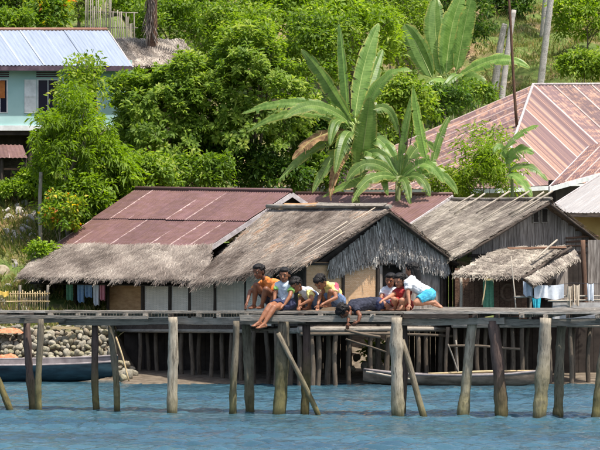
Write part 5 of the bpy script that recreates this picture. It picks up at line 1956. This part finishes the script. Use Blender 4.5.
    H.append(ellipsoid(hc + upv * .075 * hk + look * .03 * hk, R3, .062 * hk, .056 * hk, .036 * hk))
    for q in range(150):
        dd = Vector(rand_dir(1)[0])
        dd = (rt * dd.x + look * (dd.y * .8 - .25) + upv * abs(dd.z)).normalized()
        c0 = hc + upv * .028 * hk - look * .016 * hk
        a0 = c0 + (rt * dd.dot(rt) * .078 + look * dd.dot(look) * .085 + upv * dd.dot(upv) * .082) * hk
        H.append(capsule(a0, a0 + (dd * .12 - upv * random.uniform(.3, .9) * (1 - abs(dd.dot(upv)) * .7) + look * dd.dot(look) * .5 + rt * dd.dot(rt) * .5 + look * random.uniform(-.2, .2)).normalized() * random.uniform(.02, .04) * hk, .0085 * hk, .0035 * hk, sides=5))
    if longhair:
        n0 = hc - look * .06 * hk - upv * .03 * hk
        H.append(capsule(n0, n0 - Vector((0, 0, .13)) - look * .03, .064 * hk, .045 * hk))
        H.append(ellipsoid(hc + upv * .03 * hk - look * .02 * hk, R3, .088 * hk, .094 * hk, .088 * hk))
        for s_ in (-1, 1):
            H.append(capsule(hc + rt * s_ * .066 * hk + upv * .02 * hk - look * .02, hc + rt * s_ * .068 * hk - upv * .1 * hk - look * .03, .027 * hk, .018 * hk))
    child('hair', H, 'hair', .0046, 0, .006)
    for s_ in (-1, 1):
        ce = hc + look * .079 * hk + upv * .0 * hk + rt * s_ * .03 * hk + sft
        v_, f_ = ellipsoid(ce, R3, .0125 * hk, .007 * hk, .0055 * hk, 8)
        ey = geo('eye', v_, f_, M['eye_white'], body, smooth=True)
        v_, f_ = ellipsoid(ce + look * .005 * hk, R3, .0075 * hk, .005 * hk, .0062 * hk, 8)
        geo('iris', v_, f_, M['eye_dark'], ey, smooth=True)
        v_, f_ = capsule(ce + upv * .02 * hk - rt * .015 * hk + look * .003, ce + upv * .021 * hk + rt * .015 * hk + look * .003, .0042 * hk, .0036 * hk, sides=6)
        geo('eyebrow', v_, f_, M['hair'], body, smooth=True)
    mo = hc + look * .0865 * hk - upv * .05 * hk + sft
    v_, f_ = capsule(mo - rt * .018 * hk, mo + rt * .018 * hk, .0052 * hk, .0052 * hk, sides=6)
    geo('mouth', v_, f_, M['lip'], body, smooth=True)
    return body


DOWN = (0, -.1, -1)
person('person in an orange shirt squatting at the left end of the group', dict(
    head=(258.5, 273, -.05), neck=(266, 281.5, .02), sl=(262, 286, .16), sr=(276, 285, -.04), waist=(275, 295, .12), hl=(272, 304, .18), hr=(279, 304, .04),
    el=(250, 293, .02), wl=(247, 304, -.12), er=(273, 297, -.16), wr=(270, 307, -.22), kl=(256, 287, -.02), al=(254, 306.5, .1), kr=(266, 291, -.25), ar=(262, 306.5, -.12)),
    (-.55, -.75, -.28), shirt='s_orange', shorts='s_dark', skin='skin_dark', hands={'l': ((-.3, -.4, -.8), (.3, 0, -1)), 'r': ((-.6, -.5, -.5), (0, 0, -1))},
    feet={'l': (-.5, -.8, 0), 'r': (-.5, -.9, 0)}, sleeve_len=.7)
person('person in a pale shirt with green sleeves, bare legs hanging over the pier edge', dict(
    head=(284.5, 277, .02), neck=(285.5, 284.5, .06), sl=(278.5, 287.5, .06), sr=(292, 288.5, .02), waist=(286, 297, .1), hl=(281, 305.5, .08), hr=(290, 305.5, .06),
    el=(275, 296, .02), wl=(274, 305, -.06), er=(290, 298, -.12), wr=(284, 307, -.2), kl=(270, 308, -.28), al=(259.5, 324, -.42), kr=(274, 309.5, -.32), ar=(264, 326, -.46)),
    (-.25, -.9, -.15), shirt='s_pale', shorts='s_navy', sleeve='s_green', Y=.3, rest='shorts', feet={'l': (-.85, -.45, -.1), 'r': (-.85, -.5, -.1)}, short_len=.6,
    hands={'l': ((-.3, -.5, -.6), (0, 0, -1)), 'r': ((-.6, -.5, -.4), (0, 0, -1))})
person('person in a white shirt with yellow sleeves bending forward, third from the left', dict(
    head=(295.5, 285, -.14), neck=(302, 290, -.02), sl=(303, 294, .14), sr=(309, 291.5, -.06), waist=(313, 297, .12), hl=(312, 304, .2), hr=(318, 304, .08),
    el=(300, 300, .02), wl=(299, 306, -.14), er=(312, 299.5, -.26), wr=(303, 304, -.3), kl=(304, 293, .05), al=(303, 306.5, .12), kr=(312, 294, -.12), ar=(309, 306.5, -.02)),
    (-.5, -.6, -.65), shirt='s_white', shorts='s_jean', sleeve='s_yellow', Y=.5, feet={'l': (-.5, -.8, 0), 'r': (-.5, -.8, 0)}, short_len=.9, skin='skin', sleeve_len=.7)


def pink_back(G, k):
    c0, c1 = lerp(G['sl'], G['sr'], .5), lerp(G['hl'], G['hr'], .5)
    o = Vector((.055, .03, .02))
    return [capsule(lerp(c0, c1, .05) + o, lerp(c0, c1, .75) + o, .072 * k, .078 * k), capsule(G['sr'] + Vector((.02, 0, .012)), lerp(G['sr'], G['er'], .5) + Vector((.01, 0, 0)), .052 * k, .05 * k, True)]


person('person in a yellow shirt with a pink back, squatting beside the one lying down', dict(
    head=(320, 285, -.12), neck=(327.5, 288.5, -.02), sl=(325, 293, .14), sr=(334, 290, -.02), waist=(336, 297, .12), hl=(332, 304, .2), hr=(340, 304, .08),
    el=(320, 299, .0), wl=(318, 307.5, -.16), er=(336, 301, -.24), wr=(325, 306, -.32), kl=(324, 293, .06), al=(324, 306.5, .14), kr=(331, 295, -.16), ar=(329, 306.5, -.02)),
    (-.4, -.5, -.8), shirt='s_yellow', shorts='s_jean', back=pink_back, Y=.5, feet={'l': (-.5, -.8, 0), 'r': (-.5, -.8, 0)}, short_len=.9, hands={'l': ((-.1, -.3, -.9), (0, -1, -.2)), 'r': ((-.8, -.4, -.4), (0, 0, -1))})
person('person in dark clothes lying face down with the head over the pier edge', dict(
    head=(343, 311, -.6), neck=(350.5, 307, -.46), sl=(353, 304, -.3), sr=(355, 307.5, -.46), waist=(366, 304, -.12), hl=(377, 303.5, .06), hr=(380, 305, -.1),
    el=(350, 312, -.5), wl=(348, 322, -.6), er=(360, 316, -.62), wr=(358.5, 321.5, -.66), kl=(393, 306, .36), al=(404, 307, .68), kr=(396, 306.5, .2), ar=(409, 307, .5)),
    (-.3, .05, -.95), (-.75, -.6, .1), shirt='s_dark', shorts='s_navy', Y=.44, feet={'l': (.6, .6, -.3), 'r': (.6, .6, -.3)}, skin='skin_dark', rest='shorts', short_len=.9,
    hands={'l': ((-.1, -.1, -1), (0, 1, 0)), 'r': ((-.7, 0, -.5), (0, 1, 0))})
person('person in a white blouse sitting farthest back beside the one in red', dict(
    head=(390.5, 280.5, .1), neck=(389.5, 288, .14), sl=(384, 291.5, .16), sr=(395, 291.5, .14), waist=(389, 299, .18), hl=(385, 305, .2), hr=(393, 305, .2),
    el=(381, 298, .06), wl=(385, 305, -.06), er=(396, 299, .06), wr=(390, 305, -.06), kl=(381, 302, -.12), al=(389, 307, -.2), kr=(396, 302, -.1), ar=(388, 307, -.1)),
    (-.3, -.9, -.2), shirt='s_white', shorts='s_red', skin='skin', longhair=True, Y=.7, k=1.04, feet={'l': (.8, -.3, 0), 'r': (-.8, -.3, 0)}, short_len=.8)
person('person in a red top reaching left, between the two in white', dict(
    head=(399.5, 281, -.02), neck=(402, 288.5, .04), sl=(397, 292.5, .04), sr=(408, 292, .02), waist=(403, 299.5, .1), hl=(399, 305.5, .1), hr=(408, 305.5, .1),
    el=(390, 297, -.12), wl=(383.5, 300.5, -.26), er=(408, 299, -.12), wr=(403, 305, -.24), kl=(394, 300, -.16), al=(396, 307, -.04), kr=(402, 301, -.26), ar=(403, 307, -.16)),
    (-.55, -.75, -.3), shirt='s_red', shorts='s_red', skin='skin_light', longhair=True, Y=.5, k=1.04, feet={'l': (-.6, -.7, 0), 'r': (-.6, -.7, 0)}, sleeve_len=.35)
person('person in a white T-shirt and turquoise shorts kneeling on hands and knees', dict(
    head=(412, 272.5, .16), neck=(412, 281.5, .08), sl=(408, 286.5, -.08), sr=(413.5, 285, .12), waist=(420, 292, .04), hl=(428, 298, -.06), hr=(430, 297, .1),
    el=(408, 297, -.14), wl=(409.5, 306.5, -.2), er=(406, 296, .1), wr=(402, 305, .02), kl=(416, 305.5, -.14), al=(434.5, 305, -.08), kr=(417, 305.5, .1), ar=(435, 304.5, .14)),
    (-.75, .35, -.2), shirt='s_white', shorts='s_cyan', skin='skin_light', longhair=True, Y=.42, feet={'l': (.9, 0, -.25), 'r': (.9, 0, -.25)}, short_len=.72,
    hands={'l': ((-.2, -.3, -.6), (-.3, 0, -1)), 'r': ((-.5, -.2, -.5), (0, 0, -1))})
